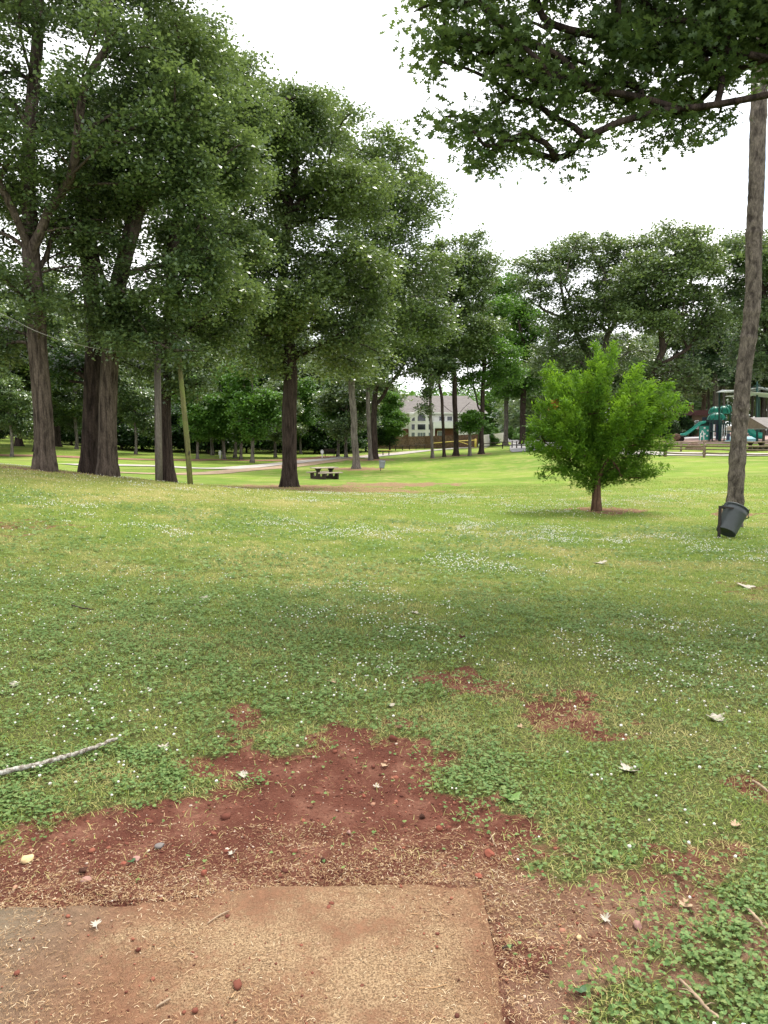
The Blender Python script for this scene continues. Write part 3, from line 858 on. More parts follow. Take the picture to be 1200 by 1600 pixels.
LEAF_PINE = leafmat('blue_green_leaves', (.030, .070, .032), (.055, .105, .045), (.09, .14, .06))
LEAF_RUST = leafmat('browned_leaves', (.30, .10, .03), (.42, .17, .05))

def E(px, py, rx, ry, Y, dy=0, ky=1.0, rz_px=None):
    """ellipsoid of foliage drawn round a place of the photograph, at distance Y"""
    Y2 = Y + dy; c = at(px, py, Y2); s_ = Y2 / F
    return ((c.x, c.y, c.z), (rx * s_, (rx + ry) / 2 * s_ * ky, ry * s_))
def P3(px, py, Y): p = at(px, py, Y); return (p.x, p.y, p.z)
def make_tree(name, label, cat, base, bark, leafm, group=None, crown_name='crown', **kw):
    TV, TF, LV, LF = tree_bits(base, **kw)
    root = empty(name, tuple(base), label, cat, group)
    link('trunk', fast_mesh('trunk', TV, TF, True), root, bark)
    if LV is not None: link(crown_name, fast_mesh(crown_name, LV, LF), root, leafm)
    return root

# --- the big oaks on the left rise
Y = 21; b = foot(72, Y, 733)
make_tree('oak_tree', 'tall oak with thick fissured brown trunk, nearest the lawn edge on the far left', 'tree', b, BARK_OAK, LEAF_OAK, None,
    lean_pts=[P3(68, 640, Y), P3(58, 540, Y), P3(50, 430, Y), P3(47, 330, Y), P3(47, 200, Y), P3(60, 60, Y + .5), P3(60, -60, Y + .5)], r0=.245,
    limbs=[[P3(52, 430, Y), P3(30, 350, Y - .5), P3(0, 285, Y - 1), P3(-60, 200, Y - 1)],
           [P3(48, 400, Y), P3(75, 330, Y - .4), P3(115, 270, Y - 1), P3(122, 210, Y - 1.2), P3(128, 150, Y - 1.5), P3(175, 60, Y - 1)],
           [P3(50, 420, Y), P3(80, 370, Y + .4), P3(130, 340, Y + .6), P3(165, 345, Y + 1)],
           [P3(60, 590, Y), P3(40, 540, Y), P3(38, 500, Y)]],
    blobs=[E(20, 80, 150, 150, Y), E(150, 130, 110, 130, Y, -1.2), E(205, 230, 60, 80, Y, -1), E(30, 250, 90, 90, Y, -1), E(-90, 250, 150, 200, Y), E(60, -110, 230, 140, Y),
           E(130, 400, 75, 60, Y, .6), E(15, 440, 70, 60, Y, -1), E(90, 480, 75, 35, Y, -.8), E(20, 540, 60, 45, Y, 1.5), E(-60, 520, 80, 60, Y), E(25, 350, 55, 60, Y, 1.5), E(100, 400, 50, 60, Y, 2), E(110, 300, 60, 60, Y, 2)],
    clump_r=.72, clumps=245, sprays=44, leaf=.115, per=11, space=.85, seed=3, shell=.35, flare=1.25, sides=28)
Y = 22.5; b = foot(168, Y, 740)
make_tree('oak_tree', 'oak with stout pale brown flaring trunk, beside the dark ivy-clad trunk', 'tree', b, BARK_OAK, LEAF_OAK, None,
    lean_pts=[P3(168, 640, Y), P3(172, 560, Y), P3(178, 470, Y), P3(195, 400, Y), P3(215, 330, Y), P3(235, 240, Y), P3(250, 120, Y)], r0=.25,
    limbs=[[P3(180, 440, Y), P3(150, 400, Y), P3(148, 330, Y + .5)], [P3(205, 360, Y), P3(180, 320, Y), P3(120, 325, Y), P3(85, 340, Y)],
           [P3(210, 340, Y), P3(250, 300, Y), P3(300, 298, Y + .5)], [P3(190, 430, Y), P3(215, 500, Y - .8), P3(230, 520, Y - 1)]],
    blobs=[E(255, 90, 75, 85, Y), E(290, 120, 60, 75, Y), E(250, 230, 110, 110, Y, .5), E(320, 270, 80, 130, Y, -1), E(190, 320, 90, 70, Y, .8), E(320, 420, 55, 75, Y, -.8),
           E(220, 440, 80, 70, Y, -.8), E(170, 500, 70, 45, Y, .5), E(250, 530, 65, 40, Y, -.6), E(240, 20, 60, 50, Y, 1), E(300, 60, 40, 35, Y, 2)],
    clump_r=.72, clumps=195, sprays=44, leaf=.115, per=11, space=.85, seed=5, shell=.35, flare=1.3, sides=28)
Y = 23.5; b = foot(140, Y, 736)
make_tree('ivy_clad_tree', 'nearly black leaning trunk half hidden behind the stout oak on the left rise', 'tree', b, BARK_DARK, LEAF_DARK, None,
    lean_pts=[P3(143, 660, Y), P3(146, 600, Y), P3(148, 520, Y), P3(140, 420, Y), P3(134, 330, Y), P3(128, 240, Y)], r0=.26,
    blobs=[E(140, 330, 60, 110, Y, 1), E(130, 200, 60, 90, Y, 1), E(115, 560, 45, 50, Y, 1)], clump_r=.7, clumps=55, sprays=40, leaf=.15, seed=6, flare=1.2, sides=24)
Y = 24.5; b = foot(264, Y, 749)
make_tree('oak_tree', 'oak with narrow dark trunk standing right behind the grey utility pole', 'tree', b, BARK_DARK, LEAF_OAK, None,
    lean_pts=[P3(259, 690, Y), P3(257, 620, Y), P3(258, 540, Y), P3(268, 430, Y), P3(285, 300, Y), P3(300, 170, Y)], r0=.19,
    limbs=[[P3(258, 540, Y), P3(300, 515, Y), P3(335, 480, Y), P3(350, 460, Y - .6)]],
    blobs=[E(300, 60, 60, 60, Y, 2), E(330, 150, 60, 80, Y, 2), E(365, 150, 40, 45, Y, 5), E(430, 185, 50, 45, Y, 6), E(470, 190, 45, 40, Y, 8), E(335, 100, 35, 40, Y, 3), E(350, 250, 60, 90, Y, 1.5), E(365, 180, 45, 60, Y, 3), E(330, 380, 70, 80, Y, 2), E(300, 490, 70, 50, Y, 1), E(370, 480, 60, 60, Y, 1),
           E(225, 560, 50, 40, Y, 1.5), E(310, 580, 40, 35, Y, 0)],
    clump_r=.75, clumps=260, sprays=46, leaf=.12, per=11, space=.85, seed=8, flare=1.3, shell=.35)
Y = 34; b = foot(452, Y, 755)
make_tree('oak_tree', 'broad oak with dark ridged trunk growing beside the picnic table', 'tree', b, BARK_DARK, LEAF_OAK2, None,
    lean_pts=[P3(452, 680, Y), P3(455, 600, Y), P3(450, 530, Y), P3(440, 440, Y), P3(450, 330, Y), P3(470, 220, Y)], r0=.31,
    limbs=[[P3(450, 560, Y), P3(410, 500, Y), P3(385, 420, Y), P3(365, 370, Y)], [P3(440, 450, Y), P3(395, 410, Y), P3(365, 375, Y - 1)],
           [P3(452, 520, Y), P3(490, 470, Y), P3(540, 440, Y), P3(600, 430, Y + 1)], [P3(445, 480, Y), P3(400, 485, Y), P3(350, 470, Y)],
           [P3(450, 340, Y), P3(490, 300, Y), P3(530, 280, Y)]],
    blobs=[E(430, 210, 85, 55, Y), E(480, 200, 70, 40, Y), E(390, 300, 95, 110, Y, -1), E(500, 270, 100, 80, Y), E(400, 180, 50, 48, Y), E(450, 165, 45, 34, Y), E(515, 190, 42, 36, Y, 1), E(410, 430, 105, 90, Y, -1.5), E(530, 370, 110, 90, Y), E(560, 290, 60, 60, Y, 1),
           E(560, 470, 100, 60, Y, -.5), E(450, 520, 110, 60, Y, -1), E(390, 560, 65, 40, Y), E(520, 550, 80, 35, Y)],
    clump_r=1.0, clumps=265, sprays=52, leaf=.16, space=.85, per=10, seed=12, flare=1.5, shell=.35, spray_r=.4, sides=26)
Y = 60; b = foot(557, Y, 720)
make_tree('oak_tree', 'tall oak with slim grey trunk where the path meets the picnic lawn', 'tree', b, BARK_GREY, LEAF_OAK2, None,
    lean_pts=[P3(552, 640, Y), P3(548, 580, Y), P3(560, 480, Y), P3(590, 360, Y), P3(600, 270, Y)], r0=.26,
    blobs=[E(600, 270, 55, 55, Y), E(640, 300, 55, 65, Y), E(600, 390, 80, 90, Y), E(665, 400, 50, 70, Y), E(590, 500, 70, 50, Y), E(560, 225, 50, 40, Y), E(510, 185, 45, 35, Y, 3), E(625, 240, 40, 30, Y), E(560, 570, 60, 30, Y), E(660, 490, 60, 50, Y)],
    clump_r=1.6, clumps=200, sprays=50, leaf=.27, seed=14, flare=1.5, shell=.35, spray_r=.6)
Y = 75; b = foot(579, Y, 716)
make_tree('oak_tree', 'pale thin straight trunk between the slim grey oak and the small round tree', 'tree', b, BARK_GREY, LEAF_OAK2, None,
    lean_pts=[P3(576, 650, Y), P3(574, 580, Y), P3(585, 500, Y)], r0=.2,
    blobs=[E(590, 540, 45, 45, Y), E(560, 500, 40, 60, Y), E(620, 500, 40, 50, Y), E(585, 590, 35, 20, Y)], clump_r=1.6, clumps=70, sprays=50, leaf=.3, seed=15, shell=.3, spray_r=.6)
Y = 78; b = foot(586, Y, 716)
make_tree('oak_tree', 'dark forked trunk directly behind the pale thin straight trunk', 'tree', b, BARK_DARK, LEAF_OAK, None,
    lean_pts=[P3(584, 650, Y), P3(588, 600, Y), P3(600, 540, Y)], r0=.3, limbs=[[P3(586, 640, Y), P3(598, 620, Y), P3(612, 596, Y), P3(625, 580, Y)]],
    blobs=[E(615, 560, 40, 30, Y), E(640, 530, 40, 40, Y), E(580, 560, 40, 40, Y)], clump_r=1.6, clumps=50, sprays=46, leaf=.3, seed=16, shell=.3, spray_r=.6)
Y = 82; b = foot(713, Y, 706)
make_tree('oak_tree', 'tall oak on a straight black trunk in front of the white house balcony', 'tree', b, BARK_DARK, LEAF_OAK2, None,
    lean_pts=[P3(712, 660, Y), P3(711, 600, Y), P3(705, 520, Y), P3(705, 430, Y)], r0=.27, limbs=[[P3(711, 660, Y), P3(722, 640, Y), P3(735, 628, Y)], [P3(711, 650, Y), P3(700, 640, Y), P3(692, 632, Y)]],
    blobs=[E(710, 385, 38, 48, Y), E(730, 430, 42, 60, Y), E(690, 450, 50, 60, Y), E(700, 520, 65, 45, Y), E(735, 500, 38, 50, Y), E(690, 560, 40, 18, Y)],
    clump_r=1.7, clumps=150, sprays=50, leaf=.32, seed=17, shell=.35, spray_r=.65)
Y = 78; b = foot(676, Y, 711)
make_tree('gum_tree', 'slender pale trunk in front of the arched windows of the white house', 'tree', b, BARK_GREY, LEAF_OAK, None,
    lean_pts=[P3(673, 660, Y), P3(672, 610, Y), P3(674, 560, Y)], r0=.15, blobs=[E(670, 600, 12, 25, Y), E(676, 560, 26, 22, Y), E(668, 640, 8, 10, Y)], clump_r=.9, clumps=26, sprays=26, leaf=.3, seed=18, shell=.2, spray_r=.5)
Y = 80; b = foot(694, Y, 707)
make_tree('gum_tree', 'thin curving dark trunk leaning left, second of the stems before the white house', 'tree', b, BARK_DARK, LEAF_OAK, None,
    lean_pts=[P3(692, 660, Y), P3(691, 625, Y), P3(684, 585, Y), P3(672, 565, Y)], r0=.16, blobs=[E(680, 575, 30, 18, Y), E(690, 560, 25, 20, Y)], clump_r=1, clumps=18, sprays=30, leaf=.3, seed=19, shell=.2, spray_r=.5)
Y = 84; b = foot(752, Y, 705)
make_tree('maple_tree', 'dark green forked tree standing where the picket fence meets the road', 'tree', b, BARK_DARK, LEAF_MID, None,
    lean_pts=[P3(753, 660, Y), P3(754, 620, Y), P3(757, 560, Y)], r0=.25, limbs=[[P3(752, 650, Y), P3(746, 630, Y), P3(742, 610, Y)]],
    blobs=[E(775, 455, 32, 30, Y, 12), E(765, 500, 38, 45, Y, 6), E(762, 550, 42, 42, Y), E(785, 588, 30, 26, Y), E(750, 592, 26, 16, Y)], clump_r=1.7, clumps=110, sprays=56, leaf=.32, seed=20, shell=.3, spray_r=.6)
Y = 80; b = foot(734, Y, 708)
make_tree('round_tree', 'small round dark green tree on a grey stem under the forked tree', 'tree', b, BARK_GREY, LEAF_MID, None,
    lean_pts=[P3(734, 690, Y), P3(734, 670, Y)], r0=.16, blobs=[E(735, 655, 24, 20, Y)], clump_r=.7, clumps=34, sprays=60, leaf=.22, seed=21, shell=.3)
Y = 106; b = foot(609, Y, 704)
make_tree('round_tree', 'small upright leafy tree in front of the wooden fence beside the white house', 'tree', b, BARK_DARK, LEAF_MID, None,
    lean_pts=[P3(609, 680, Y), P3(609, 650, Y), P3(609, 620, Y)], r0=.11, blobs=[E(609, 660, 24, 30, Y), E(609, 630, 15, 20, Y)], clump_r=.9, clumps=48, sprays=60, leaf=.26, seed=22, shell=.3)
Y = 120; b = foot(790, Y, 675)
make_tree('beech_tree', 'grey-trunked tree at the end of the picket fence by the road', 'tree', b, BARK_GREY, LEAF_MID, None,
    lean_pts=[P3(791, 640, Y), P3(792, 600, Y), P3(790, 540, Y)], r0=.34, blobs=[E(790, 580, 42, 40, Y), E(795, 500, 42, 55, Y), E(790, 450, 26, 30, Y)], clump_r=2.3, clumps=90, sprays=56, leaf=.42, seed=23, shell=.3, spray_r=.8)
Y = 118; b = foot(817, Y, 672)
make_tree('beech_tree', 'dark-trunked tree beside the road bend, left of the lime green bush', 'tree', b, BARK_DARK, LEAF_MID, None,
    lean_pts=[P3(817, 640, Y), P3(818, 600, Y), P3(822, 540, Y)], r0=.45, blobs=[E(830, 590, 38, 35, Y), E(825, 520, 35, 50, Y)], clump_r=2.2, clumps=70, sprays=56, leaf=.42, seed=24, shell=.3, spray_r=.8)
# --- the wood on the right, beyond the fence
Y = 95; b = foot(930, Y, 690)
make_tree('spreading_tree', 'wide spreading tree with several grey limbs, behind the lime green bush', 'tree', b, BARK_GREY, LEAF_OAK2, None,
    lean_pts=[P3(935, 640, Y), P3(940, 600, Y), P3(930, 550, Y)], r0=.5,
    limbs=[[P3(938, 600, Y), P3(915, 550, Y), P3(890, 500, Y), P3(850, 485, Y), P3(820, 465, Y)], [P3(938, 590, Y), P3(950, 520, Y), P3(985, 470, Y), P3(1000, 440, Y)], [P3(930, 560, Y), P3(905, 530, Y), P3(880, 470, Y)]],
    blobs=[E(860, 420, 50, 45, Y), E(920, 405, 55, 45, Y), E(980, 400, 55, 45, Y), E(880, 480, 60, 60, Y), E(950, 480, 70, 50, Y), E(880, 560, 50, 50, Y), E(945, 560, 60, 40, Y, 5), E(1010, 410, 50, 40, Y)],
    clump_r=1.9, clumps=210, sprays=44, leaf=.34, seed=26, shell=.4, spray_r=.7)
Y = 88; b = foot(1000, Y, 690)
make_tree('spreading_tree', 'leaning dark-limbed tree between the lime green bush and the playground', 'tree', b, BARK_DARK, LEAF_OAK2, None,
    lean_pts=[P3(1003, 630, Y), P3(1015, 590, Y), P3(1035, 550, Y), P3(1050, 520, Y)], r0=.42,
    limbs=[[P3(1020, 570, Y), P3(1050, 560, Y), P3(1075, 545, Y)], [P3(1035, 550, Y), P3(1030, 500, Y), P3(1060, 430, Y)]],
    blobs=[E(1070, 380, 38, 38, Y), E(1040, 440, 65, 50, Y), E(1090, 430, 45, 50, Y), E(1000, 510, 70, 45, Y), E(1080, 500, 45, 40, Y), E(1010, 590, 50, 40, Y), E(1065, 590, 35, 35, Y)],
    clump_r=1.8, clumps=190, sprays=46, leaf=.34, seed=27, shell=.4, spray_r=.7)
Y = 105; b = foot(1125, Y, 665)
make_tree('spreading_tree', 'pale green tree in the gap above the playground domes', 'tree', b, BARK_GREY, LEAF_PINE, None,
    lean_pts=[P3(1120, 620, Y), P3(1115, 560, Y)], r0=.3, blobs=[E(1105, 520, 38, 32, Y), E(1120, 570, 40, 35, Y)], clump_r=1.9, clumps=60, sprays=50, leaf=.38, seed=28, shell=.3, spray_r=.7)
Y = 92; b = foot(1215, Y, 675)
make_tree('spreading_tree', 'tall dense tree behind the shade sails at the right edge', 'tree', b, BARK_DARK, LEAF_OAK, None,
    lean_pts=[P3(1210, 600, Y), P3(1200, 520, Y), P3(1190, 430, Y)], r0=.5,
    blobs=[E(1150, 400, 45, 50, Y), E(1190, 390, 55, 45, Y), E(1250, 400, 70, 70, Y), E(1190, 480, 65, 55, Y), E(1240, 530, 70, 60, Y), E(1180, 555, 45, 35, Y)],
    clump_r=1.9, clumps=190, sprays=46, leaf=.35, seed=29, shell=.4, spray_r=.7)

# --- the lime green young cypress on the lawn
Y = 18.6; b = foot(932, Y, 795)
def cyp():
    blobs = [E(935, 650, 85, 70, Y), E(882, 690, 45, 45, Y, -.3), E(905, 640, 45, 40, Y, .3), E(990, 650, 60, 45, Y), E(955, 720, 60, 35, Y), E(1035, 650, 28, 18, Y), E(990, 612, 22, 18, Y), E(940, 590, 26, 45, Y), E(880, 610, 20, 24, Y),
             E(865, 660, 28, 30, Y), E(905, 735, 38, 24, Y), E(955, 738, 40, 16, Y), E(1020, 628, 30, 22, Y), E(850, 690, 24, 30, Y), E(1000, 738, 30, 16, Y), E(870, 738, 20, 14, Y), E(1000, 690, 40, 30, Y), E(940, 560, 11, 20, Y)]
    lim = [[P3(933, 750, Y), P3(905, 700, Y), P3(880, 640, Y), P3(876, 600, Y)], [P3(933, 750, Y), P3(970, 700, Y), P3(1000, 660, Y), P3(1060, 635, Y)], [P3(933, 755, Y), P3(965, 690, Y - .5), P3(985, 640, Y - .4), P3(1000, 602, Y)],
           [P3(933, 755, Y), P3(890, 720, Y), P3(850, 690, Y), P3(838, 665, Y)]]
    return make_tree('cypress_tree', 'small bushy lime green cypress standing alone on the lawn', 'tree', b, BARK_RED, LEAF_LIME, None,
        lean_pts=[P3(932, 750, Y), P3(933, 700, Y), P3(935, 640, Y), P3(938, 590, Y), P3(940, 545, Y)], r0=.10, limbs=lim, blobs=blobs,
        clump_r=.20, clumps=215, sprays=36, leaf=.095, leaf_shape='frond', lumps=0, seed=31, flare=1.45, shell=.3, spray_r=.10, per=12, outward=.42, space=1.2, minlimb=.007, flat=.8, sides=16, up=.2)
CYP = cyp()
# browned sprays in it
for bl in (E(862, 637, 3, 6, Y, -.45),):
    TV, TF, LV, LF = tree_bits(b, lean_pts=[P3(933, 700, Y)], r0=.02, blobs=[bl], lumps=0, clump_r=.07, clumps=1, sprays=26, leaf=.09, leaf_shape='frond', spray_r=.10, seed=4)
    link('withered_spray', fast_mesh('withered_spray', LV, LF), CYP, LEAF_RUST)

# --- the straight tree at the right, its crown above the picture
Y = 15.2; b = foot(1148, Y, 800)
make_tree('sweetgum_tree', 'straight grey-brown trunk with ring scars rising behind the tilted bin', 'tree', b, BARK_RING, LEAF_OAK, None,
    lean_pts=[P3(1150, 760, Y), P3(1153, 700, Y), P3(1159, 620, Y), P3(1163, 570, Y), P3(1171, 520, Y), P3(1178, 460, Y), P3(1177, 380, Y), P3(1182, 300, Y), P3(1184, 200, Y), P3(1188, 100, Y), P3(1195, -60, Y), P3(1200, -220, Y), P3(1200, -420, Y)], r0=.148,
    blobs=[E(1380, -420, 230, 130, Y, 3), E(1420, -260, 180, 120, Y, 3), E(1130, 215, 22, 10, Y), E(1215, 180, 20, 20, Y)], clump_r=.7, clumps=30, sprays=30, leaf=.14, seed=33, flare=1.10, sides=22, knots=22, pipe=.30)

# --- the overhanging oak: trunk out of the picture on the right, its bough reaching in overhead
Y = 8.6; b = Vector((8.6, 8.2, h(8.6, 8.2)))
OAKX = [E(690, 60, 45, 55, Y), E(660, 20, 30, 25, Y, .3), E(760, 60, 75, 60, Y), E(720, 200, 40, 40, Y), E(790, 210, 50, 55, Y), E(850, 110, 100, 80, Y), E(870, 220, 55, 40, Y), E(960, 90, 110, 80, Y, .3), E(1060, 60, 120, 80, Y, .5),
        E(1040, 190, 45, 26, Y, .2), E(1085, 180, 50, 22, Y, .3), E(1150, 40, 110, 60, Y, .6), E(850, -70, 200, 60, Y), E(1150, -90, 200, 70, Y, .5), E(1000, -180, 250, 60, Y, -.6), E(1350, 0, 160, 160, Y)]
make_tree('oak_tree', 'oak bough with dark lobed leaves hanging in from the upper right corner', 'tree', b, BARK_DARK, LEAF_NEAR, None,
    lean_pts=[(8.5, 8.2, 2.5), (8.3, 8.2, 4.6), (8.0, 8.0, 7.5), (7.8, 7.6, 10.5)], r0=.30,
    limbs=[[(8.3, 8.2, 4.9), P3(1330, 120, Y), P3(1200, 148, Y), P3(1120, 163, Y), P3(1060, 172, Y), P3(1000, 150, Y), P3(920, 140, Y)],
           [P3(1280, 130, Y), P3(1200, 90, Y), P3(1130, 80, Y + .2), P3(1060, 70, Y + .3), P3(960, 60, Y), P3(850, 40, Y)], [P3(1150, 90, Y + .2), P3(1140, 50, Y + .2), P3(1120, 15, Y + .3)]],
    blobs=OAKX, clump_r=.28, clumps=370, sprays=11, leaf=.108, leaf_shape='lobed', seed=35, spray_r=.18, per=10, shell=.1, limbmax=.04, minlimb=.006, flat=.5, droop=.7, space=.85, lumps=9, sides=12, pipe=.5)

# ================================================================== paths and roads
M_PATH = plain('pale_concrete', (.36, .33, .30), .9, .15, 0, .2, 1.5, .2)
M_GRAVEL = plain('tan_gravel', (.30, .22, .15), .95, .1, 0, .25, 2.5, .3)
M_ASPH = plain('sunbleached_asphalt', (.26, .25, .25), .9, .15, 0, .15, 1.2, .2)
def ribbon(name, pts, wid, mat, lift=.03):
    """pts in photo pixels of the centre line -> a strip following the ground"""
    C = [ghit(*p) if len(p) == 2 else foot(p[0], p[2], p[1]) for p in pts]
    C = [Vector((c.x, c.y, 0)) for c in C]; fine = []
    for i in range(len(C) - 1):
        p0 = C[max(i - 1, 0)]; p1 = C[i]; p2 = C[i + 1]; p3 = C[min(i + 2, len(C) - 1)]
        n = max(2, int((p2 - p1).length / .7))
        for k in range(n):
            t_ = k / n
            fine.append(.5 * ((2 * p1) + (p2 - p0) * t_ + (2 * p0 - 5 * p1 + 4 * p2 - p3) * t_ ** 2 + (3 * p1 - p0 - 3 * p2 + p3) * t_ ** 3))
    fine.append(C[-1]); K = 9; P = []
    ws = wid if hasattr(wid, '__len__') else [wid, wid]
    for i, c in enumerate(fine):
        d = (fine[min(i + 1, len(fine) - 1)] - fine[max(i - 1, 0)]).normalized(); nrm = Vector((-d.y, d.x, 0))
        wd = ws[0] + (ws[1] - ws[0]) * i / len(fine)
        for k in range(K):
            e = (k / (K - 1) - .5) * wd * (1 + .05 * (vnoise(np.array([i * .35]), np.array([k // 8 * 7.]))[0] - .5))
            P.append((c.x + nrm.x * e, c.y + nrm.y * e))
    P = np.array(P); Z = H(P[:, 0], P[:, 1]) + lift
    n = len(fine); I = np.arange(n * K).reshape(n, K)
    Fc = np.stack([I[:-1, :-1], I[:-1, 1:], I[1:, 1:], I[1:, :-1]], -1).reshape(-1, 4)
    return tag(link(name, fast_mesh(name, np.column_stack([P, Z]), Fc, True), None, mat), kind='structure')
ribbon('footpath', [(150, 752, 40), (300, 741), (380, 735), (450, 729), (510, 722), (555, 715), (610, 709), (660, 704.5), (700, 702), (745, 699.5)], [1.6, 3.0], M_GRAVEL)
ribbon('path', [(100, 738, 50), (230, 738, 56), (330, 733), (420, 727), (490, 720), (545, 714.5)], [2.2, 2.0], M_PATH, .05)
ribbon('dirt_track', [(-80, 729, 62), (60, 725.5, 64), (240, 724, 66), (330, 723, 70), (450, 719, 74), (520, 713, 86)], 2.2, plain('red_dirt_track', (.26, .15, .10), .95, .1), .04)
ribbon('road', [(560, 716), (650, 706), (700, 702), (750, 698), (800, 696), (850, 696), (900, 700), (960, 706), (1020, 709.5), (1080, 710.5), (1150, 711), (1230, 711), (1400, 708)], [2.6, 5.0], M_PATH, .06)
ribbon('driveway', [(862, 704), (848, 697), (835, 690), (815, 684), (800, 680), (780, 676, 190)], [9, 6], M_ASPH, .08)

# ================================================================== small materials
WOOD = plain('weathered_wood', (.20, .155, .11), .85, .15, 0, .35, 9)
WOOD_DARK = plain('dark_stained_wood', (.045, .035, .028), .85, .15, 0, .35, 7)
FENCEWOOD = plain('brown_fence_boards', (.125, .080, .048), .85, .15, 0, .45, 3)
WHITE = plain('white_siding', (.76, .75, .72), .7, .25, 0, .08, .8)
VINYL = plain('white_vinyl', (.70, .66, .62), .6, .3, 0, .06, 1)
TRIM = plain('white_trim', (.78, .78, .75), .6, .3, 0, .05, 1)
SHINGLE = plain('grey_brown_shingles', (.20, .182, .172), .95, .1, 0, .18, 2.5, .5)
SHINGLE_D = plain('dark_brown_shingles', (.10, .065, .055), .95, .1, 0, .2, 2.5, .5)
BRICK = plain('red_brown_brick', (.16, .075, .055), .9, .1, 0, .3, 8)
GREEN = plain('playground_green_paint', (.015, .27, .20), .4, .5, 0, .12, 2, .02)
DKGREEN = plain('dark_green_posts', (.008, .050, .042), .5, .5, 0, .15, 2, .02)
NAVY = plain('navy_panels', (.022, .030, .060), .5, .4, 0, .15, 2, .02)
SAIL = plain('white_shade_cloth', (.74, .76, .72), .8, .2, 0, .04, 1, .05)
RUBBER_B = plain('blue_rubber_surface', (.28, .46, .52), .9, .1, 0, .1, 1.5)
RUBBER_P = plain('pink_rubber_surface', (.46, .32, .29), .9, .1, 0, .12, 1.5)
ROCK = plain('brown_boulder_stone', (.16, .105, .080), .95, .1, 0, .35, 3, .7)
BIN = plain('grey_bin_plastic', (.050, .058, .060), .5, .45, 0, .18, 9, .05)
BINL = plain('pale_grey_bin_plastic', (.22, .23, .25), .55, .4, 0, .15, 9, .05)
STEEL = plain('dark_rusty_steel', (.035, .028, .025), .7, .4, .3, .4, 20)
YELLOW = plain('faded_yellow_paint', (.55, .42, .10), .6, .3, 0, .12, 5)
CONCRETE = plain('table_concrete', (.36, .30, .25), .9, .1, 0, .15, 6)
t = NT('window_glass'); GLASS = t.finish((.018, .022, .026), .06, None, .7)
t = NT('curtained_glass'); GLASS2 = t.finish((.16, .19, .20), .2, None, .6)
POLEG = barkmat('grey_pole_wood', (.10, .085, .075), (.27, .24, .21), 9, .06, None, .4)
POLEM = barkmat('mossy_pole_wood', (.10, .10, .045), (.25, .24, .10), 9, .06, (.15, .19, .05), .4)

# ================================================================== poles and wire on the left rise
Y = 22.6; b = foot(248, Y, 748)
r = empty('utility_pole', b, 'grey weathered utility pole holding the end of the sagging wire', 'pole')
top = at(245.5, 534, Y) - b
MB().tube([(0, 0, -.3), top * .5, top], [.115, .105, .095], 14).build('shaft', POLEG, r)
MB().tube([top + Vector((-.14, -.02, -.3)), top + Vector((.12, -.02, -.3))], .02, 8).build('bolt', STEEL, r)
MB().lathe([(0, -.05), (.03, -.05), (.045, 0), (.03, .05), (0, .05)], 10, Matrix.Translation(top + Vector((-.16, 0, -.3)))).build('insulator', TRIM, r)
Y = 22.0; b = foot(298, Y, 754)
r = empty('leaning_pole', b, 'mossy yellow-green pole leaning left at the edge of the rise', 'pole')
top = at(280, 560, Y) - b
MB().tube([(0, 0, -.3), top * .35 + Vector((.01, 0, 0)), top * .7, top], [.085, .08, .072, .065], 12).build('shaft', POLEM, r)
MB().tube([(-.02, -.10, .9), (.0, -.10, .92), (.02, -.10, 1.0)], .015, 6).build('hook', STEEL, r)
def wire(name, pts, rad, mat, label):
    P = [at(*p) for p in pts]; fine = []
    for i in range(len(P) - 1):
        p0 = P[max(i - 1, 0)]; p1 = P[i]; p2 = P[i + 1]; p3 = P[min(i + 2, len(P) - 1)]
        for k in range(8):
            t_ = k / 8
            fine.append(.5 * ((2 * p1) + (p2 - p0) * t_ + (2 * p0 - 5 * p1 + 4 * p2 - p3) * t_ ** 2 + (3 * p1 - p0 - 3 * p2 + p3) * t_ ** 3))
    fine.append(P[-1])
    return tag(MB().tube(fine, rad, 6).build(name, mat), label, 'wire')
WIREM = plain('pale_cable', (.30, .29, .26), .6, .3)
wire('service_wire', [(-260, 372, 17), (-120, 436, 17.5), (0, 489, 18.5), (60, 519, 19), (120, 538, 20), (180, 549, 21.2), (245, 552, 22.5)], .0075, WIREM, 'pale sagging service wire running from the grey pole out of the picture on the left')
wire('guy_wire', [(-260, 392, 16.5), (-120, 446, 17), (0, 494, 18), (40, 512, 18.6), (62, 520.5, 19)], .005, STEEL, 'thinner dark wire joining the pale service wire beside the far left oak')

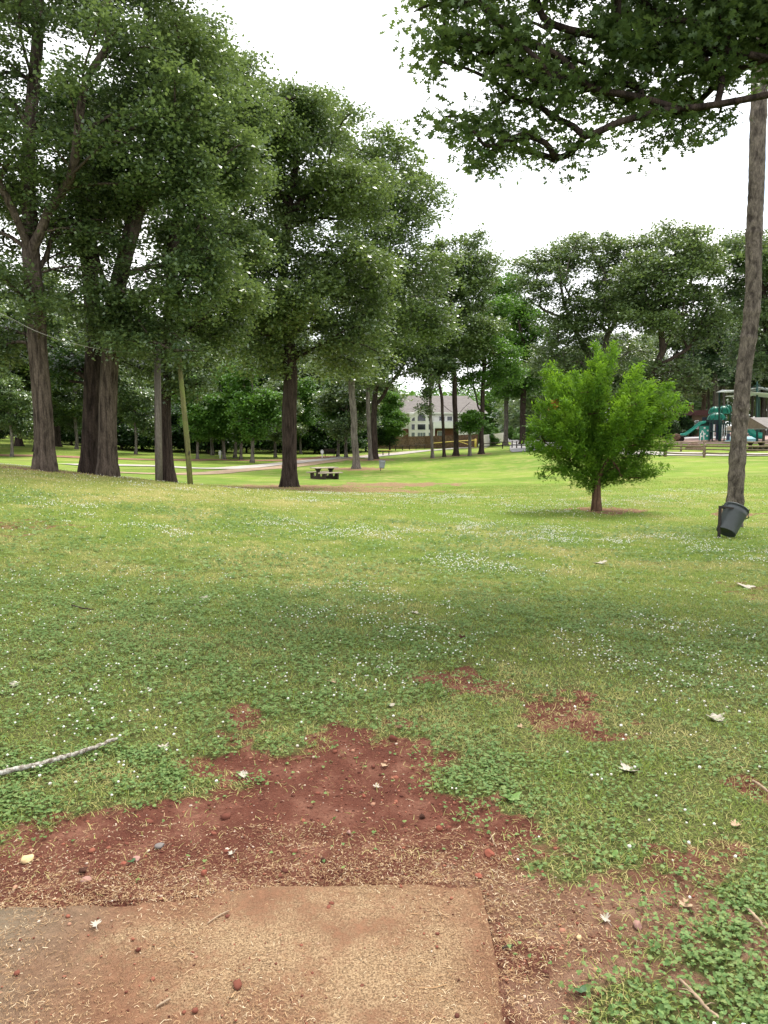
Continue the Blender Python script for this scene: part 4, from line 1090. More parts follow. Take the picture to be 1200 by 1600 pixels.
# ================================================================== bins
def bin_(name, label, p0, p1, post_px, Y, mat, scale=1.0, group=None, post_h=None):
    """can with its axis from p0 (foot) to p1 (rim), hung on a steel post"""
    g = foot(post_px, Y, 780); g.y = Y
    r = empty(name, g, label, 'trash bin', group)
    ax = (p1 - p0); L = ax.length; q = ax.to_track_quat('Z', 'Y').to_matrix().to_4x4()
    M = Matrix.Translation(p0 - g) @ q
    R1, R0 = L * .405, L * .325
    prof = [(0, .012 * L), (R0 * .93, .012 * L), (R0, 0), (R0 * 1.01, .03 * L), (R0 + (R1 - R0) * .76, .74 * L), (R0 + (R1 - R0) * .78 + .012 * L, .76 * L), (R0 + (R1 - R0) * .8 + .012 * L, .80 * L),
            (R1 * .985, .97 * L), (R1 * .95, .97 * L), (R0 * .97, .05 * L), (0, .04 * L)]
    o = MB().lathe(prof, 36, M).build('can_body', mat, r)
    rim = MB().lathe([(R1 * .95, .955 * L), (R1 * 1.05, .955 * L), (R1 * 1.065, .975 * L), (R1 * 1.05, 1.0 * L), (R1 * .95, 1.0 * L), (R1 * .95, .955 * L)], 36, M).build('rim', mat, r)
    for a in (R(235), R(55)):
        mb = MB(); c_, s_ = math.cos(a), math.sin(a)
        def hp(t_, out, z): return M @ Vector((c_ * (R1 * 1.0 + out) - s_ * t_, s_ * (R1 * 1.0 + out) + c_ * t_, z))
        w_ = .12 * L
        mb.tube([hp(-w_ * 1.1, -.01, .93 * L), hp(-w_, .06 * L, .84 * L), hp(w_, .06 * L, .84 * L), hp(w_ * 1.1, -.01, .93 * L)], .018 * L, 8)
        mb.build('handle', mat, r)
    for k in range(5):                                     # moulded ribs of the body
        a = R(205 + k * 32); mb = MB()
        mb.tube([M @ Vector((math.cos(a) * (R0 * 1.0), math.sin(a) * R0 * 1.0, .06 * L)), M @ Vector((math.cos(a) * (R0 + (R1 - R0) * .74), math.sin(a) * (R0 + (R1 - R0) * .74), .72 * L))], .012 * L, 6)
        mb.build('rib', mat, r)
    ph = post_h
    mb = MB(); mb.box((0, 0, ph / 2 - .1), (.05 * scale, .035 * scale, ph + .2))
    mb.build('post', STEEL, r, None, .006)
    hook = M @ Vector((-R1 * .9, -R1 * .15, .985 * L))
    mb = MB(); mb.beam((-.02, 0, ph), hook + Vector((.03, 0, .0)), .05 * scale, .03 * scale); mb.beam((0, .01, ph - .02), (0.10 * scale, .04, ph - .03), .04 * scale, .03 * scale)
    mb.build('bracket', STEEL, r)
    return r
Y = 13.4
g0 = ghit(1126, 841); Yb = g0.y
BINROOT = bin_('trash_bin', 'dark grey plastic trash bin tilted on a steel post under the straight trunk', at(1134, 832, Yb + .02), at(1151, 794, Yb + .18), 1126, Yb, BIN, 1.0, None, (at(1126, 792, Yb).z - g0.z))
g1 = ghit(594, 736); 
bin_('trash_bin', 'pale grey trash bin on a post in the middle of the far lawn', at(596.5, 731.5, g1.y), at(597.5, 719.5, g1.y + .1), 594.5, g1.y, BINL, 1.0, None, (at(596, 721, g1.y).z - g1.z))

# ================================================================== picnic tables
def picnic(label, loc, rz, s, top_m=None, frame=None):
    r = empty('picnic_table', loc, label, 'picnic table', None, rz); r.scale = (s, s, s)
    top_m = top_m or CONCRETE; frame = frame or WOOD_DARK
    MB().box((0, 0, .745), (1.75, .80, .07)).build('table_top', top_m, r, None, .015)
    for sy in (-1, 1): MB().box((0, sy * .72, .43), (1.75, .32, .07)).build('bench', top_m, r, None, .012)
    for sx in (-.5, .5):
        o = [(-.86, 0), (.86, 0), (.88, .395), (.60, .395)]
        o += [(.36 + .20 * math.cos(a), .36 + .20 * math.sin(a)) for a in [R(x) for x in (0, -40, -80, -120, -160)]]
        o += [(.14, .52), (.34, .709), (-.34, .709), (-.14, .52)]
        o += [(-.36 - .20 * math.cos(a), .36 + .20 * math.sin(a)) for a in [R(x) for x in (-160, -120, -80, -40, 0)]]
        o += [(-.60, .395), (-.88, .395)]
        M = Matrix.Translation((sx, 0, 0)) @ Matrix.Rotation(R(90), 4, 'Z')
        MB().prism(o, -.05, .05, M).build('end_panel', frame, r)
    return r
p = ghit(507, 748.5); picnic('heavy picnic table with pale top and dark curved end panels under the oak', (p.x, p.y, h(p.x, p.y)), R(38), .92)
for px, py, rz, lb in ((1180, 708, 12, 'picnic table behind the rail fence, just right of the straight trunk'), (1215, 706, -10, 'picnic table at the right edge behind the rail fence')):
    p = ghit(px, py - 3); picnic(lb, (p.x, p.y, h(p.x, p.y)), R(rz), 1.0, WOOD, WOOD_DARK)

# ================================================================== fences
def rail_fence(name, label, pts, hgt, gap, rails, wood, group=None, pw=.14, rw=.10, jitter=.03):
    C = [ghit(*p) if len(p) == 2 else foot(p[0], p[2], p[1]) for p in pts]; P = []
    for a, b_ in zip(C[:-1], C[1:]):
        n = max(1, round((b_ - a).length / gap))
        for k in range(n): q = a + (b_ - a) * k / n; P.append(Vector((q.x, q.y, h(q.x, q.y))))
    P.append(Vector((C[-1].x, C[-1].y, h(C[-1].x, C[-1].y))))
    o = P[len(P) // 2].copy(); r = empty(name, o, label, 'fence', group)
    rs = random.Random(len(P))
    for q in P:
        mb = MB(); lx = rs.uniform(-jitter, jitter)
        mb.tube([q - o + Vector((0, 0, -.2)), q - o + Vector((lx * .5, 0, hgt * .5)), q - o + Vector((lx, 0, hgt * rs.uniform(.96, 1.05)))], [pw / 2, pw / 2 * rs.uniform(.85, 1), pw / 2 * .85], 7)
        mb.build('post', wood, r)
    for z in rails:
        for a, b_ in zip(P[:-1], P[1:]):
            u = (b_ - a).normalized() * .12; j = lambda: Vector((0, 0, z + rs.uniform(-jitter, jitter)))
            a2, b2 = a - o - u + j(), b_ - o + u + j()
            MB().tube([a2, (a2 + b2) / 2 + Vector((0, 0, rs.uniform(-jitter, jitter))), b2], [rw / 2, rw / 2 * rs.uniform(.8, 1.1), rw / 2], 6).build('rail', wood, r)
    return r
rail_fence('rail_fence', 'weathered split rail fence between the lawn and the playground path', [(1040, 713.5), (1100, 714.5), (1150, 715.5), (1215, 716.5), (1290, 718)], .98, 2.45, (.28, .55, .84), WOOD, None, .19, .13, .04)
rail_fence('rail_fence', 'second weathered rail fence on the playground side of the path', [(1030, 705), (1100, 706), (1150, 706), (1215, 707), (1290, 707)], .98, 2.6, (.45, .84), WOOD, None, .18, .12, .04)
rail_fence('rail_fence', 'dark rail fence curving along the lawn behind the lime green cypress', [(755, 703), (785, 701), (800, 700.5), (850, 704.5), (900, 708), (950, 710.5), (1038, 713)], .95, 2.3, (.45, .84), WOOD_DARK, None, .16, .10, .02)
rail_fence('rail_fence', 'low rail fence with small posts on the far side of the road', [(768, 694), (780, 689), (800, 684), (830, 680, 150)], .8, 3.0, (.7,), WOOD, None, .18, .10, .02)
rail_fence('rail_fence', 'low dark rail fence on the verge in front of the tall wooden fence', [(618, 704), (650, 702), (690, 700), (742, 697.5)], .75, 2.4, (.62,), WOOD_DARK, None, .14, .09, .02)
def board_fence(name, label, pts, hgt, mat, gap, bw, postmat, pr, cat='fence'):
    C = [foot(p[0], p[2], p[1]) for p in pts]; o = C[0].copy(); r = empty(name, o, label, cat)
    for a, b_ in zip(C[:-1], C[1:]):
        n = max(1, round((b_ - a).length / gap))
        for k in range(n):
            q0 = a + (b_ - a) * k / n; q1 = a + (b_ - a) * (k + 1) / n; mb = MB(); nb = int((q1 - q0).length / bw)
            for j in range(nb):
                c0 = q0 + (q1 - q0) * (j + .04) / nb; c1 = q0 + (q1 - q0) * (j + .96) / nb; c = (c0 + c1) / 2; z = h(c.x, c.y)
                hh = hgt + random.uniform(-.02, .02)
                mb.beam(Vector((c0.x, c0.y, z + hh / 2)) - o, Vector((c1.x, c1.y, z + hh / 2)) - o, .025 + random.uniform(0, .012), hh)
            d = (q1 - q0).normalized()
            for z in (.35, hgt - .35):
                mb.beam(Vector((q0.x, q0.y + .05, h(q0.x, q0.y) + z)) - o, Vector((q1.x, q1.y + .05, h(q1.x, q1.y) + z)) - o, .05, .09)
            mb.build('board_panel', mat, r)
            MB().box(Vector((q0.x, q0.y - .05, h(q0.x, q0.y) + hgt / 2)) - o, (pr, pr, hgt + .12)).build('post', postmat, r)
    return r
board_fence('wooden_fence', 'tall brown board privacy fence in front of the white house', [(585, 704, 120), (664, 703, 118), (747, 700, 114)], 2.0, FENCEWOOD, 2.4, .15, FENCEWOOD, .13)
board_fence('white_fence', 'white vinyl panel fence receding beside the road past the forked tree', [(754, 697, 104), (772, 690, 128), (793, 681, 165)], 1.85, VINYL, 2.6, .22, VINYL, .16)
# yellow gate across the path
Y = 97; o = foot(743, Y, 697); r = empty('barrier_gate', o, 'yellow pipe barrier gate across the path between the thin trunks', 'gate')
def rel(px, py, Y_=None): return at(px, py, Y_ or Y) - o
MB().tube([rel(743, 699), rel(743, 685.5)], .13, 10).build('post', YELLOW, r)
MB().tube([rel(743, 687.5), rel(705, 690), rel(676, 692.5)], .055, 8).build('boom', YELLOW, r)
MB().tube([rel(737, 696), rel(716, 689.6)], .045, 8).build('brace', YELLOW, r)
MB().tube([rel(676, 692), rel(676, 701)], .07, 8).build('rest_post', YELLOW, r)

# ================================================================== the white house
def window(parent, c, w_, hh, M=None, glass=None, mull=0, arch=0, trim=TRIM):
    """frame standing proud of the wall with glass behind it; c is the middle of the opening on the wall face (facing -y)"""
    fr = MB(); t_ = .09; x, y, z = c
    fr.box((x, y - .04, z - hh / 2 - t_ / 2), (w_ + 2 * t_, .08, t_))
    for s_ in (-1, 1): fr.box((x + s_ * (w_ / 2 + t_ / 2), y - .04, z), (t_, .08, hh - .002))
    if not arch: fr.box((x, y - .04, z + hh / 2 + t_ / 2), (w_ + 2 * t_, .08, t_))
    for k in range(mull): fr.box((x - w_ / 2 + w_ * (k + 1) / (mull + 1), y - .035, z), (.05, .06, hh - .01))
    f = fr.build('window', trim, parent)
    g = MB()
    if arch == 0: g.box((x, y - .012, z), (w_, .02, hh))
    else:
        n = 12; base = z + hh / 2
        if arch == 2: a0, a1, cx, rad = 0, math.pi, x, w_ / 2
        elif arch == -1: a0, a1, cx, rad = math.pi / 2, math.pi, x + w_ / 2, w_
        else: a0, a1, cx, rad = 0, math.pi / 2, x - w_ / 2, w_
        pts = [(cx + rad * math.cos(a0 + (a1 - a0) * k / n), base + rad * (1.05 if arch == 2 else 1.0) * math.sin(a0 + (a1 - a0) * k / n)) for k in range(n + 1)]
        if arch == 2: out = [(x + w_ / 2, z - hh / 2)] + pts + [(x - w_ / 2, z - hh / 2)]
        elif arch == -1: out = [(x + w_ / 2, z - hh / 2)] + pts + [(x - w_ / 2, z - hh / 2)]
        else: out = [(x + w_ / 2, z - hh / 2)] + pts + [(x - w_ / 2, z - hh / 2)]
        g.prism(out, y - .022, y - .002)
        k = MB()
        k.tube([Vector((px_, y - .05, pz)) for px_, pz in pts], .055, 6)
        k.build('arch_trim', trim, f)
    g.build('pane', glass or GLASS, f)
    return f
Y = 134; s_ = Y / F
o = Vector((at(626, 690, Y).x, Y, -.75))
HX = lambda px: (px - 626) * s_ * 1.0
HZ = lambda py: at(626, py, Y).z - o.z
r = empty('white_house', o, 'large white two storey house with grey-brown roof and tall arched windows', 'house')
Wd = HX(756); Hh = HZ(645)
MB().box((Wd / 2, 5, Hh / 2), (Wd, 10, Hh)).build('wall', WHITE, r)
# roof: a long hip, ridge along x
rf = MB(); e = .5; zt = HZ(616)
rf.add([(-e, -e, Hh + .002), (Wd + e, -e, Hh + .002), (Wd + e, 10 + e, Hh + .002), (-e, 10 + e, Hh + .002), (.6, 5, zt), (Wd - 2.5, 5, zt)], [(0, 1, 5, 4), (1, 2, 5), (2, 3, 4, 5), (3, 0, 4), (3, 2, 1, 0)])
roof = rf.build('roof', SHINGLE, r)
MB().box((Wd / 2, -e - .03, Hh - .06), (Wd + 2 * e, .06, .22)).build('gutter', TRIM, roof)
# projecting window bay with a small gable
bx0, bx1 = HX(639), HX(674); bz = HZ(646)
bay = MB().box(((bx0 + bx1) / 2, -.45, bz / 2), (bx1 - bx0, .9, bz)); pk = HZ(637.5); mxx = (HX(649) + HX(668)) / 2
by = bay.build('bay_wall', WHITE, r)
gb = MB().prism([(HX(645), bz - .2), (HX(672), bz - .2), (mxx, pk)], -.88, 1.6).build('gable', WHITE, r)
g2 = MB()
for sx, xx in ((-1, HX(643.5)), (1, HX(673.5))): g2.beam((xx, -.3, bz - .3), (mxx, -.3, pk + .12), 1.6, .16)
g2.build('gable_roof', TRIM, r)
yb = -.9
mid = (HX(652), HX(664)); lf = (HX(642.5), HX(647.5)); rt = (HX(669), HX(673.6))
def rows(x0, x1, arch, mull=0):
    cx, w_ = (x0 + x1) / 2, x1 - x0
    window(r, (cx, yb, (HZ(683.5) + HZ(676)) / 2), w_, HZ(676) - HZ(683.5), None, GLASS2, mull)
    window(r, (cx, yb, (HZ(671.5) + HZ(663)) / 2), w_, HZ(663) - HZ(671.5))
    zb, zs = HZ(658), HZ(658 if arch != 2 else 652)
    if arch == 2: window(r, (cx, yb, (zb + zs) / 2), w_, zs - zb, None, GLASS, 0, 2)
    else: window(r, (cx, yb, zb + .06), w_, .12, None, GLASS, 0, arch)
rows(*mid, 2, 2); rows(*lf, -1); rows(*rt, 1)
MB().box(((HX(630) + HX(638)) / 2, -.03, HZ(684) / 2 + HZ(670) / 2), (HX(638) - HX(630), .06, HZ(670) - HZ(684))).build('brick_panel', BRICK, r)
lowz = HZ(669.5)
MB().box(((HX(676) + HX(709)) / 2, -.025, lowz / 2), (HX(709) - HX(676), .05, lowz)).build('brick_wall', BRICK, r)
bal = MB().box(((HX(676) + HX(712)) / 2, -.8, (HZ(659) + HZ(669)) / 2), (HX(712) - HX(676), 1.6, HZ(659) - HZ(669)))
bal.build('balcony', TRIM, r)
for px in (677, 711): MB().box((HX(px), -1.5, HZ(669) / 2), (.22, .22, HZ(669) - .01)).build('balcony_post', TRIM, r)
window(r, (HX(690), 0, HZ(654)), 1.0, .75, None, GLASS); window(r, (HX(702), 0, HZ(654)), .9, .75, None, GLASS)
window(r, (HX(687), -.05, HZ(681)), .8, 1.6, None, GLASS2); window(r, (HX(735), 0, HZ(655)), 1.0, .8, None, GLASS)
MB().lathe([(0, 0), (.14, 0), (.10, .2), (0, .24)], 10, Matrix.Translation((HX(683.5), -.3, HZ(647)))).build('eave_lamp', TRIM, r)
# houses glimpsed through the trunks on the left
def cottage(label, px0, px1, pytop, pyeave, Y, zb, wallm, roofm, name='house'):
    o = foot((px0 + px1) / 2, Y, 690); o.z = zb; w_ = (px1 - px0) * Y / F; he = at(600, pyeave, Y).z - zb; ht = at(600, pytop, Y).z - zb
    r = empty(name, o, label, 'house')
    MB().box((0, 3.5, he / 2 - .5), (w_, 7, he + 1)).build('wall', wallm, r)
    rf = MB(); e = .45
    rf.prism([(-.0 - 0, he), (0, he)][:0] + [(-w_ / 2 - e, he + .003), (w_ / 2 + e, he + .003), (w_ / 2 - w_ * .18, ht), (-w_ / 2 + w_ * .18, ht)], -e, 7 + e)
    rf.build('roof', roofm, r)
    for k in range(3): window(r, (-w_ / 2 + w_ * (k + .6) / 3.2, 0, he * .62), w_ * .12, he * .3)
    MB().box((w_ * .33, -.03, he * .36), (1.0, .06, he * .72)).build('door', TRIM, r)
    MB().box((-w_ * .2, 3.5, ht + .3), (.7, .7, 1.3)).build('chimney', BRICK, r)
    return r
cottage('low brick house with pale roof glimpsed between the left oaks', 70, 150, 650, 657, 108, 1.5, BRICK, SHINGLE, 'brick_house')
cottage('brick house with small porch behind the thin trunks left of the picnic oak', 408, 450, 650, 664, 112, -.2, BRICK, SHINGLE_D, 'brick_house')
cottage('grey house showing through the dark trees behind the picnic table', 468, 520, 640, 655, 128, -.3, plain('grey_siding', (.33, .34, .33), .8), SHINGLE, 'grey_house')
cottage('small brown hut with dark red roof left of the playground', 1080, 1117, 641, 649, 118, .9, plain('brown_hut_boards', (.13, .085, .055), .9), plain('dark_red_roof', (.075, .032, .030), .9), 'hut')

# ================================================================== playground
Y = 92; o = foot(1120, Y, 685); KX = Y / F
def pg(px, py, dy=0): return at(px, py, Y + dy) - o
def zz(py): return at(1120, py, Y).z - o.z
r = empty('playground_tower', o, 'green and navy playground tower with ribbed domes and an open slide', 'playground')
def dome(name, px, pyb, pyt, wpx, dy, parent, mat=GREEN, n=24):
    c = pg(px, pyb, dy); rad = wpx * KX / 2; hh = (pyb - pyt) * KX
    M = Matrix.Translation(c)
    prof = [(rad * 1.03, -.08), (rad * 1.03, 0)] + [(rad * math.cos(R(a)), hh * math.sin(R(a))) for a in range(5, 90, 12)] + [(.02, hh)]
    d = MB().lathe(prof, n, M).build(name, mat, parent)
    ribs = MB()
    for k in range(8):
        a_ = k * math.pi / 4 + .2
        ribs.tube([M @ Vector((rad * 1.012 * math.cos(R(a)) * math.cos(a_), rad * 1.012 * math.cos(R(a)) * math.sin(a_), hh * 1.012 * math.sin(R(a)))) for a in range(2, 90, 11)], .035, 5)
    ribs.build('ribs', DKGREEN, d); return d
dome('dome_roof', 1119.6, 655, 644.5, 27, -.6, r)
dome('dome_roof', 1117, 645.5, 635, 19, 1.6, r); dome('dome_roof', 1130, 645.5, 634, 21, 2.0, r); dome('dome_roof', 1137, 642, 632, 13, 3.0, r)
MB().lathe([(.05, 0), (.16, .12), (.12, .26), (0, .3)], 10, Matrix.Translation(pg(1136.5, 627, 3))).build('finial', TRIM, r)
MB().tube([pg(1136.5, 634, 3), pg(1136.5, 626.5, 3)], .03, 6).build('finial_pole', TRIM, r)
for px, dy, t_ in ((1108, -1.6, 654), (1113, -1.9, 654), (1126, -1.9, 654), (1131.5, -1.6, 654), (1108.5, .8, 645), (1124, .9, 645), (1139, .9, 645), (1109.5, 3, 645), (1139, 3, 645)):
    b0 = pg(px, 684, dy); b0.z = h(b0.x + o.x, b0.y + o.y) - o.z
    MB().tube([b0, Vector((b0.x, b0.y, zz(t_)))], .075, 8).build('post', DKGREEN, r)
for z0, z1, xa, xb, y_ in ((0.15, 1.2, 1108.5, 1114.5, -1.75), (1.25, 2.1, 1108.5, 1113, -1.72), (.1, .9, 1126, 1131, -1.6), (.2, 2.3, 1109, 1112, 0), (1.2, 2.2, 1126.5, 1138, .8), (2.2, 3.0, 1110, 1138, 2.6)):
    a_, b_ = pg(xa, 680).x, pg(xb, 680).x
    MB().box(((a_ + b_) / 2, y_, (z0 + z1) / 2), (b_ - a_, .06, z1 - z0)).build('panel', NAVY, r)
MB().box((pg(1120, 680).x, -.5, 1.2), (2.4, 2.6, .12)).build('deck', DKGREEN, r)
MB().box((pg(1128, 680).x, 1.8, 2.15), (2.6, 2.4, .12)).build('deck', DKGREEN, r)
gp_ = pg(1101, 674, -1.2); MB().box((gp_.x, gp_.y, 1.0), (1.3, .08, 1.7)).build('climbing_panel', GREEN, r)
holes = MB()
for dx, dz in ((-.35, .4), (.3, .45), (-.3, 1.0), (.35, 1.1), (0, .7), (-.05, 1.4)): holes.lathe([(0, 0), (.12, 0), (.12, .02), (0, .02)], 12, Matrix.Translation((gp_.x + dx, gp_.y - .042, .2 + dz)) @ Matrix.Rotation(R(90), 4, 'X'))
holes.build('hole_inserts', TRIM, r)
MB().box((pg(1103, 662).x, -.3, zz(659)), (1.9, 1.6, .10)).build('roof_panel', DKGREEN, r)
for px in (1097, 1108): 
    b0 = pg(px, 684, -.3); MB().tube([(b0.x, -.3, 0), (b0.x, -.3, zz(659))], .06, 8).build('post', DKGREEN, r)
MB().box((pg(1102, 662).x, .2, zz(665)), (1.2, .06, .9)).build('panel', DKGREEN, r)
# slide: a trough with raised sides
sl0, sl1 = pg(1071, 680.5, -2), pg(1097, 660.5, -2)
mb = MB(); prof = [(-.32, .26), (-.30, .05), (-.15, 0), (.15, 0), (.30, .05), (.32, .26), (.38, .26), (.36, -.02), (0, -.08), (-.36, -.02), (-.38, .26)]
path = [sl0 + Vector((-.5, 0, .02)), sl0 + Vector((0, 0, .05)), sl0 * .75 + sl1 * .25, sl0 * .45 + sl1 * .55, sl0 * .1 + sl1 * .9 + Vector((0, 0, .02)), sl1 + Vector((.3, 0, 0))]
vs = [(p_.x, p_.y + a_, p_.z + b_) for p_ in path for a_, b_ in prof]; n = len(prof)
fs = [(i * n + k, i * n + (k + 1) % n, (i + 1) * n + (k + 1) % n, (i + 1) * n + k) for i in range(len(path) - 1) for k in range(n)]
mb.add(vs, fs, True).build('slide', GREEN, r)
MB().tube([pg(1094, 691, -6), pg(1095, 677, -6), pg(1099, 674, -6), pg(1100, 690, -6)], .05, 8).build('arch_climber', TRIM, r)
for px in (1112, 1117, 1120.5, 1124): MB().tube([(pg(px, 680).x, -1.9, .3), (pg(px, 680).x, -1.9, 2.0)], .04, 6).build('white_bar', TRIM, r)
MB().tube([pg(1132, 676, -1), pg(1137, 672, -1.4), pg(1141, 670, -1.2)], [.38, .42, .40], 14, True).build('tube_entrance', plain('beige_tube', (.42, .33, .25), .6), r)
# twisting tube slide right of the trunk
Y2 = 92; o2 = foot(1172, Y2, 685); r2 = empty('tube_slide', o2, 'green twisting tube slide seen under the brown pavilion roof', 'slide')
q = lambda px, py, dy=0: at(px, py, Y2 + dy) - o2
MB().tube([q(1164, 662), q(1168, 667, -.3), q(1172, 672, -.6), q(1176, 677, -.8), q(1183, 680.5, -1), q(1193, 681, -1.2)], [.36, .40, .40, .40, .40, .42], 14).build('tube', GREEN, r2)
mb = MB()
for px, py in ((1168, 667), (1172, 672), (1176, 677)): mb.tube([q(px - .8, py - .9, -.4), q(px + .8, py + .9, -.4)], .44, 14)
mb.build('collar', DKGREEN, r2)
MB().tube([q(1163, 688), q(1163, 655)], .09, 8).build('post', DKGREEN, r2)
# coloured rubber surfacing
def patch(name, corners, mat, lift):
    P = [ghit(*c) for c in corners]; n = 14; V = []
    for i in range(n + 1):
        for j in range(n + 1):
            a_ = P[0].lerp(P[1], i / n); b_ = P[3].lerp(P[2], i / n); c = a_.lerp(b_, j / n); V.append((c.x, c.y, h(c.x, c.y) + lift))
    I = np.arange((n + 1) ** 2).reshape(n + 1, n + 1)
    return tag(link(name, fast_mesh(name, np.array(V), np.stack([I[:-1, :-1], I[1:, :-1], I[1:, 1:], I[:-1, 1:]], -1).reshape(-1, 4), True), None, mat), kind='structure')
patch('playground_surface', [(1040, 694), (1205, 694), (1200, 676), (1062, 676)], RUBBER_P, .05)
patch('playground_surface', [(1060, 678), (1095, 678), (1096, 672), (1066, 672)], RUBBER_B, .10)
patch('playground_surface', [(1068, 686), (1195, 687), (1193, 683), (1072, 682.5)], plain('pale_rubber_surface', (.50, .50, .50), .9), .10)
patch('playground_surface', [(1130, 693), (1180, 693), (1184, 684), (1140, 684)], RUBBER_B, .14)
# rocks
def rock(label, px, py, wpx, hpx, seed, Y=None, name='boulder', mat=None, tunnel=False):
    p_ = foot(px, Y, py) if Y else ghit(px, py); s_ = p_.y / F; TV, TF = ico(4); rs = np.random.RandomState(seed)
    v = TV.copy(); nn = (fbm(v[:, 0] * 1.3 + seed, v[:, 1] * 1.3 + v[:, 2] * 1.1, 1.4, 4, seed) - .5)
    v *= (1 + nn * .7)[:, None]; v[:, 2] = np.where(v[:, 2] < 0, v[:, 2] * .3, v[:, 2])
    v *= np.array([wpx * s_ / 2, wpx * s_ / 2.4, hpx * s_])
    o_ = link(name, fast_mesh(name, v, TF, True), None, mat or ROCK, p_ - Vector((0, 0, .02)))
    return tag(o_, label, 'rock')
rock('broad low brown boulder behind the rail fence, left of the straight trunk', 1087, 703, 28, 11, 3)
# climbing tunnel rock
p_ = ghit(1059, 690); rt_ = empty('tunnel_rock', p_, 'rounded brown climbing rock with a hole, beside the cypress tips', 'rock')
s_ = p_.y / F; TV, TF = ico(4); v = TV * (1 + (fbm(TV[:, 0] * 2, TV[:, 2] * 2 + TV[:, 1], 1.2, 3, 5) - .5) * .3)[:, None] * np.array([8 * s_, 7 * s_, 6.5 * s_]) + np.array([0, 0, 6 * s_])
th = R(-30); v[:, 0], v[:, 2] = v[:, 0] * 1 + v[:, 2] * -.25, v[:, 2]
link('rock_body', fast_mesh('rock_body', v, TF, True), rt_, ROCK)
MB().lathe([(0, -.02), (.32, -.02), (.36, .03), (.30, .06), (0, .0)], 16, Matrix.Translation((3.2 * s_, -6.4 * s_, 4.2 * s_)) @ Matrix.Rotation(R(80), 4, 'X')).build('hole', plain('painted_hole_shade', (.02, .015, .012), .9), rt_)  # no opening is cut: dark disc paints the shade inside it
for px, hh, lb in ((1047.5, 12, 'short dark green bollard between the cypress and the tunnel rock'), (1042, 11, 'dark green bollard half hidden by the cypress tips')):
    p_ = ghit(px, 692); rb = empty('bollard', p_, lb, 'bollard'); s_ = p_.y / F
    MB().tube([(0, 0, -.1), (0, 0, hh * s_)], .13, 12).build('shaft', DKGREEN, rb); MB().lathe([(.15, 0), (.15, .05), (.08, .1), (0, .11)], 12, Matrix.Translation((0, 0, hh * s_))).build('cap', DKGREEN, rb)
# pavilion
Y3 = 70; o3 = foot(1184, Y3, 700); r3 = empty('pavilion', o3, 'open pavilion with brown gable roof at the right behind the rail fence', 'pavilion')
q = lambda px, py, dy=0: at(px, py, Y3 + dy) - o3
xl, xr = q(1168, 660).x, q(1260, 660).x; ze, zp = q(1184, 669).z, q(1184, 652).z
A = [(q(1167, 668).x, 0, q(1184, 668.5).z), (q(1184, 668).x, -2.2, ze)]
rf = MB()
gx0 = q(1167, 668).x; gx1 = q(1185, 668).x; gxm = q(1174.5, 652).x
rf.add([(gx0, 2.4, ze + .05), (gx1, -1.8, ze), (gxm, .3, zp), (gx0 + 6.5, 3.2, ze + .05), (gx1 + 6.5, -1.0, ze), (gxm + 6.5, 1.1, zp),
        (gx0, 2.4, ze - .08), (gx1, -1.8, ze - .13), (gx0 + 6.5, 3.2, ze - .08), (gx1 + 6.5, -1.0, ze - .13)],
       [(1, 4, 5, 2), (0, 2, 5, 3), (0, 6, 7, 1), (1, 7, 9, 4), (4, 9, 8, 3), (3, 8, 6, 0), (6, 8, 9, 7)])
rf.build('roof', SHINGLE, r3)
MB().add([(gx0, 2.38, ze + .04), (gx1 - .02, -1.80, ze), (gxm, .28, zp - .02), (gx0 + .08, 2.42, ze + .04), (gx1 + .06, -1.76, ze), (gxm + .08, .32, zp - .02)], [(0, 1, 2), (5, 4, 3), (0, 3, 4, 1), (1, 4, 5, 2), (2, 5, 3, 0)]).build('gable_panel', plain('brown_gable', (.17, .125, .105), .9), r3)
for x_, y_ in ((gx1 - .25, -1.55), (gx0 + .25, 2.1), (gx1 + 6.2, -.8), (gx0 + 6.2, 2.9), (gx1 + 1.0, -1.45)):
    zb_ = h(x_ + o3.x, y_ + o3.y) - o3.z
    MB().box((x_, y_, (zb_ + ze - .1) / 2 - .06), (.17, .17, ze - .1 - zb_ + .1)).build('post', WOOD_DARK, r3)
# shade sails
Y4 = 86; o4 = foot(1183, Y4, 690); r4 = empty('shade_sail', o4, 'white shade sails on tall dark green masts above the playground', 'shade sail')
q = lambda px, py, dy=0: at(px, py, Y4 + dy) - o4
for px, dy, t_ in ((1183, 0, 596), (1124, 4, 611), (1240, 0, 600), (1186, 10, 603)): 
    b0 = q(px, 690, dy); b0.z = h(b0.x + o4.x, b0.y + o4.y) - o4.z
    MB().tube([b0, q(px, t_, dy)], [.13, .10], 10).build('mast', DKGREEN, r4)
def sail(c):
    n = 10; V = []
    for i in range(n + 1):
        for j in range(n + 1):
            a_ = c[0].lerp(c[1], i / n); b_ = c[3].lerp(c[2], i / n); p_ = a_.lerp(b_, j / n)
            u_, v_ = i / n - .5, j / n - .5; p_ = p_ + (c[0] + c[2] - c[1] - c[3]) * 0 - Vector((0, 0, .35 * (1 - 4 * u_ * u_) * (1 - 4 * v_ * v_)))
            V.append(p_)
    I = np.arange((n + 1) ** 2).reshape(n + 1, n + 1)
    ob = link('sail', fast_mesh('sail', np.array([list(p_) for p_ in V]), np.stack([I[:-1, :-1], I[1:, :-1], I[1:, 1:], I[:-1, 1:]], -1).reshape(-1, 4), True), r4, SAIL)
    m = ob.modifiers.new('thickness', 'SOLIDIFY'); m.thickness = .02
sail([q(1119, 613, -1), q(1183, 605.5, 0), q(1186, 610, 10), q(1128, 609, 5)])
